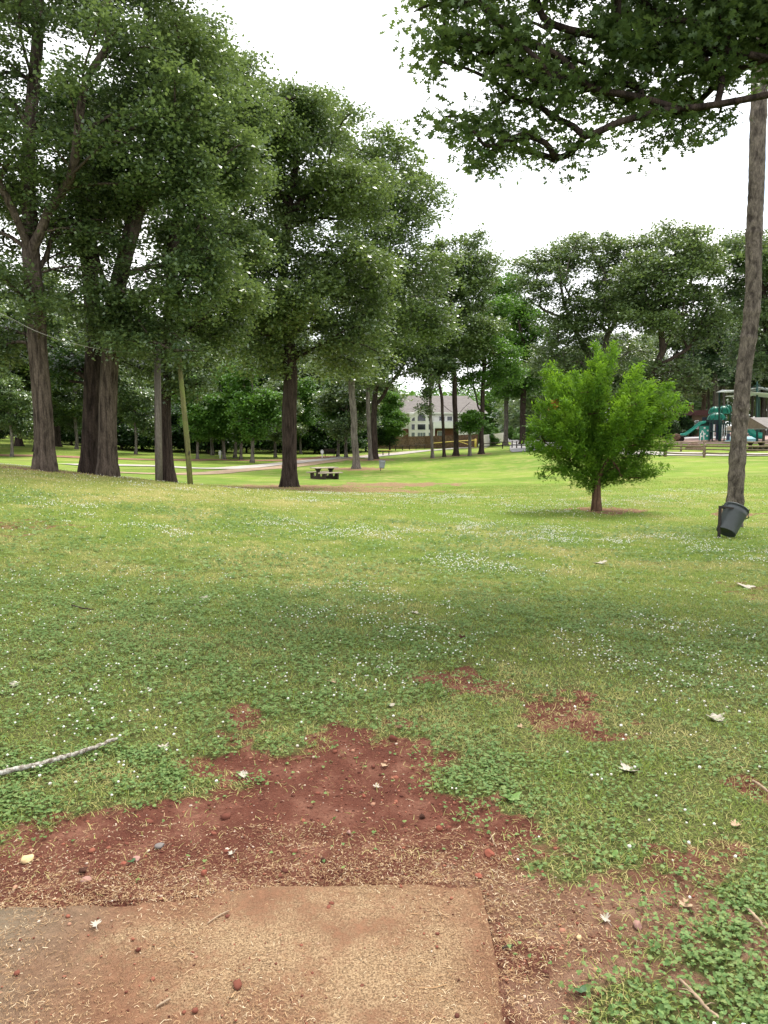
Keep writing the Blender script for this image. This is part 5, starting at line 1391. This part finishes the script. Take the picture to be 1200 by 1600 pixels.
sail([q(1183, 604.5, 0), q(1240, 611, 0), q(1250, 614, 10), q(1186, 608, 9)])
sail([q(1133, 619.5, -2), q(1180, 614, -1), q(1186, 616, 5), q(1140, 617, 3)])
sail([q(1160, 611, -1), q(1236, 617, -3), q(1240, 619, 4), q(1166, 617, 5)])
for a_, b_ in (((1172, 608, -2), (1183, 600, 0)), ((1183, 600, 0), (1196, 607, -2))): MB().tube([q(*a_), q(*b_)], .03, 6).build('stay', DKGREEN, r4)

# ================================================================== signs, bench, lamp, cars
def sign(label, px, py, wpx, hpx, board, Y=None, name='park_sign'):
    p_ = ghit(px, py) if Y is None else foot(px, Y, py); s_ = p_.y / F; r_ = empty(name, p_, label, 'sign')
    MB().box((0, 0, (board[0]) * s_ / 2), (.09, .09, board[0] * s_ + .2)).build('post', WOOD_DARK if wpx > 5 else TRIM, r_)
    MB().box((0, -.07, board[0] * s_ - hpx * s_ / 2), (wpx * s_, .04, hpx * s_)).build('board', TRIM, r_, None, .01)
    return r_
sign('small white sign on a short post beside the path left of the picnic oak', 344, 716, 4, 6, (11, 0))
sign('white square notice board on a dark post by the path near the picnic table', 503.5, 716, 4.6, 4.6, (12, 0))
p_ = ghit(515, 714); rb = empty('park_bench', p_, 'dark slatted park bench beside the white notice board', 'bench', None, R(8)); s_ = p_.y / F
MB().box((0, 0, .45), (1.3, .42, .05)).build('seat', WOOD_DARK, rb); MB().box((0, .22, .75), (1.3, .05, .35)).build('backrest', WOOD_DARK, rb)
for sx in (-.5, .5): MB().box((sx, 0, .21), (.06, .38, .42)).build('leg', STEEL, rb)
p_ = ghit(603, 712); rb = empty('park_bench', p_, 'low yellow-topped bench beside the path in front of the small upright tree', 'bench', None, R(-5))
MB().box((0, 0, .62), (1.15, .35, .07)).build('seat', YELLOW, rb); 
for sx in (-.35, .35): MB().box((sx, 0, .29), (.10, .25, .58)).build('leg', STEEL, rb)
Y = 130; b = foot(845, Y, 672); r = empty('street_lamp', b, 'street lamp with bent arm rising left of the lime green cypress', 'street lamp'); t0 = at(845, 612, Y) - b
MB().tube([(0, 0, -.2), t0, t0 + Vector((.1, 0, .5))], [.13, .08, .07], 10).build('pole', plain('pale_lamp_pole', (.34, .33, .31), .6), r)
MB().tube([t0 + Vector((.1, 0, .5)), t0 + Vector((-.6, 0, .75)), t0 + Vector((-1.2, 0, .6))], .05, 8).build('arm', STEEL, r)
MB().lathe([(0, -.08), (.16, -.06), (.2, .02), (.1, .1), (0, .12)], 12, Matrix.Translation(t0 + Vector((-1.25, 0, .58)))).build('lamp_head', TRIM, r)
def car(label, px, Y, col, rz):
    p_ = foot(px, Y, 676); r_ = empty('parked_car', p_, label, 'car', None, rz); pm = plain('car_paint', col, .3, .6, 0, .03, 1, .0)
    body = [(-2.2, .35), (-2.25, .75), (-2.0, .95), (-1.3, 1.0), (-.7, 1.42), (.8, 1.45), (1.5, 1.02), (2.1, .9), (2.2, .6), (2.15, .35)]
    MB().prism(body, -.86, .86).build('body', pm, r_, None, .06)
    MB().prism([(-1.12, 1.0), (-.66, 1.36), (.74, 1.38), (1.28, 1.02)], -.875, .875).build('side_window', GLASS, r_)
    for x_ in (-1.35, 1.35):
        for y_ in (-.8, .8):
            w_ = MB().lathe([(.1, -.1), (.32, -.1), (.34, 0), (.32, .1), (.1, .1)], 16, Matrix.Translation((x_, y_, .33)) @ Matrix.Rotation(R(90), 4, 'X')).build('wheel', STEEL, r_)
car('white car parked on the street beyond the white fence', 765, 185, (.7, .7, .7), R(10)); car('silver car parked behind the white one by the grassy bank', 779, 196, (.4, .42, .44), R(8))

# ================================================================== the woods behind: templates and their copies
ORD = ['first', 'second', 'third', 'fourth', 'fifth', 'sixth', 'seventh', 'eighth', 'ninth', 'tenth', 'eleventh', 'twelfth', 'thirteenth', 'fourteenth', 'fifteenth', 'sixteenth', 'seventeenth', 'eighteenth', 'nineteenth', 'twentieth',
       'twenty-first', 'twenty-second', 'twenty-third', 'twenty-fourth', 'twenty-fifth', 'twenty-sixth', 'twenty-seventh', 'twenty-eighth', 'twenty-ninth', 'thirtieth', 'thirty-first', 'thirty-second', 'thirty-third', 'thirty-fourth', 'thirty-fifth', 'thirty-sixth']
def template(bark, leafm, hgt, blobs, lean, r0, **kw):
    TV, TF, LV, LF = tree_bits((0, 0, 0), lean_pts=lean, blobs=blobs, r0=r0, **kw)
    tm = fast_mesh('trunk', TV, TF, True); lm = fast_mesh('crown', LV, LF)
    tm.materials.append(bark); lm.materials.append(leafm); return tm, lm
T_MID = [template(BARK_GREY, m_, 9, [((0, 0, 6), (2.6, 2.6, 2.6)), ((.6, .3, 3.6), (2.4, 2.4, 1.3)), ((-.4, 0, 8.2), (1.5, 1.5, 1.5))], [(.1, 0, 2), (0, .1, 4.5), (.2, 0, 7)], .15, clump_r=.85, clumps=70, sprays=34, leaf=.24, seed=s_, shell=.3, spray_r=.45, space=.9)
         for m_, s_ in ((LEAF_MID, 51), (LEAF_OAK, 52))]
T_BIG = [template(b_, m_, 18, [((0, 0, 12), (5, 5, 4)), ((2, 1, 8.5), (4.2, 4.2, 2.4)), ((-2.4, 0, 9), (3.6, 3.6, 2.4)), ((.4, 0, 15.8), (3, 3, 2.4))], [(.1, 0, 3), (.2, .1, 6), (0, .3, 10), (.3, 0, 14)], .38, clump_r=1.5, clumps=120, sprays=44, leaf=.34, seed=s_, shell=.35, spray_r=.6, space=.9)
         for b_, m_, s_ in ((BARK_DARK, LEAF_OAK, 61), (BARK_OAK, LEAF_OAK2, 62), (BARK_DARK, LEAF_PINE, 63))]
T_SHRUB = [template(BARK_DARK, m_, 4.5, [((0, 0, 2.2), (2.4, 2.4, 2.0)), ((1.2, 0, 1.6), (1.8, 1.8, 1.3)), ((-1.3, .3, 1.5), (1.7, 1.7, 1.3)), ((.2, 0, 3.8), (1.3, 1.3, 1.1))], [(0, 0, 1.0), (.1, 0, 2.6)], .10, clump_r=.8, clumps=64, sprays=44, leaf=.24, seed=s_, shell=.2, spray_r=.4, space=.75)
           for m_, s_ in ((LEAF_DARK, 71), (LEAF_DARK, 72), (LEAF_MID, 73))]
T_PINE = [template(BARK_GREY, LEAF_PINE, 18, [((0, 0, 14), (3, 3, 3)), ((.5, 0, 10.5), (2.6, 2.6, 1.2))], [(.1, 0, 4), (-.1, .1, 9), (.1, 0, 15)], .24, clump_r=1.2, clumps=50, sprays=40, leaf=.34, seed=81, shell=.3, spray_r=.55)]
def grove(name, cat, desc, group, templates, spots):
    rs = random.Random(len(spots) * 7 + len(desc)); spots = sorted(spots)
    for i, sp in enumerate(spots):
        px, Y_, s_ = sp[:3]; k = sp[3] if len(sp) > 3 else rs.randrange(len(templates))
        p_ = foot(px, Y_, 700); tm, lm = templates[k]
        r_ = empty(name, p_, desc.replace('#', ORD[i]), cat, group, rs.uniform(0, 6.28)); r_.scale = (s_ * rs.uniform(.9, 1.1), s_ * rs.uniform(.9, 1.1), s_)
        link('trunk', tm, r_); link('crown', lm, r_)
grove('shrub', 'shrub', '# dark evergreen shrub from the left in the line behind the park drive', 'dark shrubs behind the park drive', T_SHRUB,
      [(-60, 92, 1.0, 0), (-10, 96, .8, 1), (112, 90, 1.1, 0), (190, 84, 1.15, 0), (222, 88, 1.3, 1), (258, 84, 1.2, 0), (292, 88, 1.35, 1), (325, 84, 1.1, 0), (352, 90, 1.4, 1), (385, 92, 1.2, 0), (432, 96, 1.1, 1), (462, 98, 1.1, 0), (492, 96, 1.3, 1), (520, 99, 1.25, 0), (545, 103, 1.3, 1), (572, 106, 1.3, 0), (160, 92, 1.1, 1)])
grove('young_tree', 'tree', '# pale-stemmed young tree from the left along the park drive', 'young trees along the park drive', T_MID,
      [(18, 62, .8, 1), (308, 70, .85, 0), (350, 72, 1.0, 0), (367, 76, 1.05, 1), (376, 73, .85, 0), (394, 68, 1.05, 0), (430, 80, .95, 1), (120, 78, 1.0, 1), (212, 74, .95, 1), (470, 92, 1.0, 0), (528, 84, 1.0, 0), (541, 82, 1.1, 1), (-40, 70, 1.1, 0), (332, 80, 1.1, 1)])
grove('oak_tree', 'tree', '# tall background oak from the left in the wood behind the lawn', 'tall oaks of the wood behind', T_BIG,
      [(-140, 80, 1.1), (-70, 95, 1.0), (0, 105, 1.1), (60, 115, 1.15), (130, 98, 1.0), (200, 108, 1.15), (255, 118, 1.1), (310, 100, 1.0), (360, 115, 1.1), (415, 104, 1.0), (465, 118, 1.1), (515, 110, .95), (560, 126, 1.05), (-200, 60, 1.0), (150, 140, 1.2), (30, 78, .9), (90, 82, .95), (-20, 66, 1.0), (60, 70, 1.0), (300, 130, 1.3), (440, 135, 1.3)])
grove('woodland_tree', 'tree', '# broad tree from the left in the wood behind the playground', 'trees behind the playground', T_BIG,
      [(850, 165, 1.0, 1), (885, 130, .9, 1), (915, 150, 1.1, 1), (960, 125, 1.05, 0), (1005, 140, 1.1, 1), (1050, 125, 1.05, 1), (1095, 150, 1.2), (1150, 140, 1.2), (1190, 130, 1.1), (1240, 120, 1.1), (1300, 110, 1.1), (1380, 100, 1.1), (1120, 172, 1.3), (1215, 165, 1.3), (1470, 90, 1.0)])
grove('pine_tree', 'tree', '# tall bare-stemmed pine from the left behind the playground', 'bare-stemmed pines behind the playground', T_PINE,
      [(1104, 128, .9), (1112, 122, .85), (1121, 134, .95), (1128, 120, .85), (1146, 126, .9), (1158, 118, .9), (1172, 126, .9), (1179, 118, .85), (1190, 122, .9), (1198, 116, .9), (1207, 124, .95), (1222, 118, .9)])
grove('garden_bush', 'bush', '# rounded light green bush from the left near the road bend', 'rounded bushes near the road bend', T_SHRUB,
      [(768, 190, .9, 2), (796, 165, .7, 2), (812, 150, .65, 2), (832, 140, .8, 2), (850, 135, .7, 2), (868, 120, .6, 2), (900, 118, .8, 2), (1000, 116, .9, 1), (1040, 112, .8, 1), (1068, 118, .8, 1), (755, 118, .8, 2)])
# far-off wooded ridge reading as one mass
def woods(name, n, amin, amax, r0, r1, hmin, hmax, leafm, label, seed, leaf=1.0, per=60):
    rs = np.random.RandomState(seed); az = rs.uniform(R(amin), R(amax), n); d = rs.uniform(r0, r1, n)
    x = np.sin(az) * d; y = np.cos(az) * d; z = H(x, np.maximum(y, 0)); hh = rs.uniform(hmin, hmax, n) * (1 + .5 * (fbm(az * 20, d * .02, 1, 3, seed) - .5))
    cid = np.repeat(np.arange(n), per); m = len(cid); q = rs.normal(0, 1, (m, 3)); q /= np.linalg.norm(q, axis=1)[:, None]; q *= (rs.uniform(0, 1, m) ** .4)[:, None]
    w_ = hh[cid] * .34
    P = np.stack([x[cid] + q[:, 0] * w_, y[cid] + q[:, 1] * w_, z[cid] + hh[cid] * .52 + q[:, 2] * hh[cid] * .50], 1)
    TV = np.array([(0, 0, 0), (.36, .5, .07), (0, 1.0, -.06), (-.36, .5, .07), (.5, .1, .2), (.9, .5, .3), (.6, 1.0, .2), (.2, .6, .3), (-.5, -.3, -.2), (-.1, -.2, -.1), (-.3, .4, -.3), (-.8, .2, -.2)]); TF = np.array([[0, 1, 2, 3], [4, 5, 6, 7], [8, 9, 10, 11]])
    V, Fc = scatter(TV, TF, P, rotr(m, .6, rs), leaf * rs.uniform(.6, 1.3, m))
    return tag(link(name, fast_mesh(name, V, Fc), None, leafm), label, 'woods', kind='stuff')
woods('woods', 300, -62, -1, 165, 215, 11, 17, LEAF_OAK, 'dense dark wood closing the view behind the left side of the park', 5, 1.1, 150)
woods('woods', 230, 9, 62, 185, 240, 13, 19, LEAF_OAK, 'dense wood closing the view behind the playground', 6, 1.1, 150)
woods('wooded_ridge', 260, -9, 13, 300, 380, 14, 22, LEAF_MID, 'pale green wooded ridge seen over the white house roof', 7, 1.6, 130)

# ================================================================== fallen things in the foreground
def zg(x, y):
    xa, ya = np.array([x]), np.array([y]); m = M_mat(xa, ya)
    return float(H(xa, ya)[0] + (0.012 if m[0] < 0 else relief(xa, ya, M_dirt(xa, ya), m)[0]))
def spot(px, py): p_ = ghit(px, py); return Vector((p_.x, p_.y, zg(p_.x, p_.y)))
DRYLEAF = plain('dry_pale_leaf', (.38, .34, .28), .75, .2, 0, .12, 30); TANLEAF = plain('dry_tan_leaf', (.36, .25, .16), .8, .2, 0, .2, 30)
GREENLEAF = leafmat('fallen_green_leaf', (.14, .24, .06), (.18, .30, .08), (.30, .38, .14), .5, .3, .3, 20); DKLEAF = leafmat('fallen_dark_leaf', (.03, .08, .02), (.04, .10, .03), (.06, .12, .03), .4, .2, .5, 20)
def fallen(px, py, size, rz, mat, label, curl=.25, shape='lobed', cat='leaf'):
    p_ = spot(px, py); rs = random.Random(int(px * 7 + py)); n = 26; o = []
    for i in range(n):
        a = 2 * math.pi * i / n
        if shape == 'lobed': rad = .66 + .20 * math.cos(5 * (a - math.pi / 2)) + .07 * math.cos(10 * (a - math.pi / 2) + 1) + rs.uniform(-.10, .10); rad *= 1 - .25 * (math.cos(a + math.pi / 2) > .6)
        elif shape == 'oval': rad = .9 * (.30 + .70 * abs(math.cos(a)) ** 1.6)
        else: rad = .5 + rs.uniform(-.22, .3)
        o.append((math.cos(a) * rad * size / 2, math.sin(a) * rad * size / 2))
    c_ = lambda x, y: curl * size * (abs(x / size) ** 1.5 * 2 + .35 * math.sin(x / size * 5 + 1) * y / size + .25 * abs(y / size) ** 1.5)
    vs = []; rings = (1, .66, .33)
    for k in rings: vs += [(x * k, y * k, c_(x * k, y * k) + .004) for x, y in o]
    vs.append((0, 0, .004)); fs = []
    for r_ in range(2): fs += [(r_ * n + i, r_ * n + (i + 1) % n, (r_ + 1) * n + (i + 1) % n, (r_ + 1) * n + i) for i in range(n)]
    fs += [(2 * n + i, 2 * n + (i + 1) % n, 3 * n) for i in range(n)]
    mb = MB().add(vs, fs, True)
    ob = mb.build('fallen_leaf', mat); ob.location = p_ + Vector((0, 0, .006)); ob.rotation_euler = (rs.uniform(-.15, .15), rs.uniform(-.15, .15), rz)
    s_ = ob.modifiers.new('thickness', 'SOLIDIFY'); s_.thickness = .0008
    st = MB().tube([(0, -size * .28, .005), (size * .03, -size * .5, .008), (size * .08, -size * .68, .004)], .0009, 5).build('leaf_stalk', mat, ob)
    return tag(ob, label, cat)
L = [(380, 1213, .075, .5, DRYLEAF, 'crumpled pale dry leaf on red soil left of the bare patch centre', .5), (588, 1225, .045, 1.2, DRYLEAF, 'tiny curled white leaf near the middle of the red soil', .6),
     (600, 1193, .06, 2.2, TANLEAF, 'small tan leaf at the top edge of the red soil patch', .4), (800, 1251, .125, .2, GREENLEAF, 'large yellow-green lobed leaf on the right edge of the red soil', .22),
     (983, 1206, .125, 1.9, DRYLEAF, 'white five-lobed dead leaf lying alone on the clover at the right', .3), (892, 1208, .06, .8, GREENLEAF, 'small fresh green leaf in the clover between the two large leaves', .2),
     (362, 1333, .04, 2.5, DRYLEAF, 'small white curled leaf above the left part of the mat', .7), (1120, 1126, .13, .1, DRYLEAF, 'pale torn leaf in the grass at far right beyond the bare spot', .35),
     (612, 1105, .07, 0, DRYLEAF, 'thin pale leaf in the grass above the red soil patch', .3), (520, 1068, .10, .6, TANLEAF, 'brown-grey leaf in the grass above the middle of the red soil', .3),
     (812, 1137, .06, 1.1, TANLEAF, 'small tan leaf just left of the bare spot on the right', .5), (255, 1172, .10, .4, DRYLEAF, 'pale ragged leaf in the clover beside the end of the dead stick', .4),
     (24, 1072, .11, .1, DRYLEAF, 'pale leaf in the clover at the far left edge', .3), (1072, 1420, .075, 1.4, TANLEAF, 'dry tan leaf on soil at the lower right', .5),
     (946, 1440, .05, .2, DRYLEAF, 'small whitish leaf on the bare soil right of the mat', .5), (1150, 1293, .07, 2.0, TANLEAF, 'brown leaf fragment in the yellowish moss at the right edge', .4),
     (320, 937, .16, .5, DRYLEAF, 'bright white leaf in the mid lawn on the left', .35), (938, 881, .30, .2, DRYLEAF, 'broad pale leaf on the lawn below the lime green cypress', .2),
     (1165, 918, .28, .1, DRYLEAF, 'flat pale leaf on the bare patch at the right edge', .2), (648, 960, .14, 1.2, DRYLEAF, 'small white leaf in the middle of the lawn', .4),
     (150, 1455, .05, .4, DRYLEAF, 'shredded white leaf lying on the left part of the mat', .3)]
for px, py, s_, rz, m_, lb, cu in L: fallen(px, py, s_, rz, m_, lb, cu, 'lobed' if 'lobed' in lb or 'torn' in lb else 'torn')
fallen(908, 1553, .052, .45, DKLEAF, 'glossy dark green oval leaf on the soil at the bottom right', .25, 'oval'); fallen(958, 1344, .055, .5, GREENLEAF, 'narrow fresh green leaf at the edge of the soil and clover', .5, 'oval')
fallen(205, 1347, .035, .7, DKLEAF, 'little green leaf among brick bits at the lower left', .3, 'oval')
BRICKB = plain('brick_red_stone', (.22, .070, .045), .9, .15, 0, .25, 40, .3); PINKST = plain('pinkish_stone', (.30, .17, .14), .85, .2, 0, .15, 30, .3)
YELST = plain('yellow_tan_stone', (.52, .38, .20), .8, .2, 0, .18, 30, .3); DKST = plain('dark_clod', (.06, .028, .02), .95, .1, 0, .3, 40, .5)
def stone(px, py, w_, hh, mat, label, seed, ang=.6, name='stone'):
    p_ = spot(px, py); TV, TF = ico(3); v = TV.copy(); rs = np.random.RandomState(seed)
    for _ in range(7):                                     # chip flat faces off it
        nrm = rs.normal(0, 1, 3); nrm /= np.linalg.norm(nrm); dd = v @ nrm; lim = rs.uniform(.55, .85)
        v -= np.maximum(dd - lim, 0)[:, None] * nrm
    v *= np.array([w_ / 2, w_ / 2 * ang + w_ * .1, hh / 2]) 
    ob = link(name, fast_mesh(name, v, TF, True), None, mat, p_ + Vector((0, 0, hh * .28))); ob.rotation_euler = (0, 0, rs.uniform(0, 3))
    return tag(ob, label, 'stone')
S = [(42, 1341, .062, .030, YELST, 'yellow-tan stone at the left edge of the soil', 1), (997, 1448, .042, .028, PINKST, 'rounded pink stone in the grass right of the mat', 2), (765, 1337, .050, .026, BRICKB, 'brick-red stone above the right corner of the mat', 3),
     (747, 1369, .042, .018, BRICKB, 'flat brick-red chip touching the right corner of the mat', 4), (319, 1361, .030, .026, BRICKB, 'squared brick-red chip above the left half of the mat', 5), (213, 1341, .036, .012, PINKST, 'flat salmon chip in the straw at the lower left', 6),
     (192, 1345, .03, .010, BRICKB, 'thin brick chip next to the salmon chip', 7), (250, 1324, .042, .018, plain('grey_stone', (.16, .14, .13), .9), 'flat grey stone on the soil at the left', 8), (686, 1294, .032, .022, BRICKB, 'small brick-red stone on the right part of the soil', 9),
     (568, 1240, .024, .018, BRICKB, 'small brick-red stone in the middle of the soil patch', 10), (505, 1345, .026, .02, DKST, 'small dark clod just above the mat edge', 11), (660, 1275, .035, .028, DKST, 'dark soil clod on the right part of the soil patch', 12),
     (130, 1357, .040, .02, DKST, 'dark clod in the straw near the left edge', 13), (135, 1372, .045, .015, PINKST, 'flat pinkish chip at the upper left corner of the mat', 14), (545, 1300, .028, .016, PINKST, 'pinkish chip low in the middle of the soil patch', 15),
     (362, 1392, .028, .022, plain('dark_grey_stone', (.07, .06, .058), .9), 'small dark grey stone at the mat edge', 16), (905, 1469, .022, .018, YELST, 'small cream pebble on the bare soil right of the mat', 17), (722, 998, .07, .04, DKST, 'dark clod in the middle of the lawn', 18)]
for s_ in S: stone(*s_)
def stick(name, pts, rad, mat, label, cat='stick', twigs=(), z=.01):
    P = [spot(*p_) + Vector((0, 0, z + (r_ if hasattr(rad, '__len__') else rad))) for p_, r_ in zip(pts, rad)]; rs = random.Random(3); fine = []; rr = []
    for i in range(len(P) - 1):
        for k in range(10):
            t_ = k / 10; fine.append(P[i].lerp(P[i + 1], t_) + Vector((rs.uniform(-1, 1), rs.uniform(-1, 1), rs.uniform(-1, 1))) * rad[i] * .22); rr.append((rad[i] * (1 - t_) + rad[i + 1] * t_) * rs.uniform(.82, 1.15))
    fine.append(P[-1]); rr.append(rad[-1] * .5)
    mb = MB().tube(fine, rr, 9)
    for i, d_, l_ in twigs: mb.tube([fine[i], fine[i] + Vector(d_) * l_ * .5, fine[i] + Vector(d_) * l_ + Vector((0, 0, -.01))], [rr[i] * .5, rr[i] * .35, rr[i] * .15], 6)
    return tag(mb.build(name, mat), label, cat)
t = NT('lichen_bark'); v_ = t.coord(); n_ = t.noise(v_, 55, 5, .7)
LICHEN = t.finish(t.ramp(n_, [(.38, (.10, .08, .06)), (.50, (.26, .235, .20)), (.62, (.44, .44, .40))]), .9, t.bump(n_, .8, .004), .1)
stick('stick', [(-60, 1238), (0, 1221), (60, 1207), (110, 1192), (150, 1178), (184, 1163)], [.0135, .013, .0125, .012, .011, .009], LICHEN, 'pale lichen-covered dead stick lying in the clover at the left', twigs=[(12, (.3, .8, .15), .03)], z=.022)
TWIG = plain('dry_twig_bark', (.30, .22, .15), .9, .1, 0, .3, 40); TWIGD = plain('dark_twig_bark', (.05, .036, .028), .9, .1, 0, .3, 40)
stick('twig', [(1062, 1540), (1085, 1565), (1105, 1585), (1125, 1605)], [.004, .005, .005, .004], TWIG, 'pale forked twig in the clover at the bottom right corner', twigs=[(10, (-.6, .5, .1), .06), (18, (.8, .3, .1), .05)], z=.02)
stick('twig', [(113, 953), (130, 957), (147, 960)], [.006, .006, .004], TWIGD, 'dark little twig on the left side of the lawn', z=.03)
stick('twig', [(767, 1305), (772, 1318), (776, 1325)], [.0022, .002, .0015], TWIG, 'thin pale twig standing out above the brick-red stone', z=.006)
stick('twig', [(245, 1584), (256, 1578), (267, 1572)], [.0028, .0035, .0028], TWIG, 'short tan twig near the bottom edge of the mat', z=.004)
stick('twig', [(325, 1450), (342, 1441), (359, 1432)], [.002, .0026, .002], TWIG, 'thin tan twig on the middle of the mat', z=.004)
stick('twig', [(785, 1480), (794, 1475), (803, 1476)], [.003, .004, .003], TWIGD, 'short dark twig at the right border of the mat', z=.006)
stick('twig', [(1166, 1430), (1180, 1445), (1196, 1462)], [.004, .005, .004], TWIG, 'brownish twig at the right edge low in the grass', z=.02)
stick('twig', [(1176, 1226), (1188, 1236), (1202, 1246)], [.005, .006, .005], TWIG, 'short grey branch piece at the right edge in the grass', z=.02)
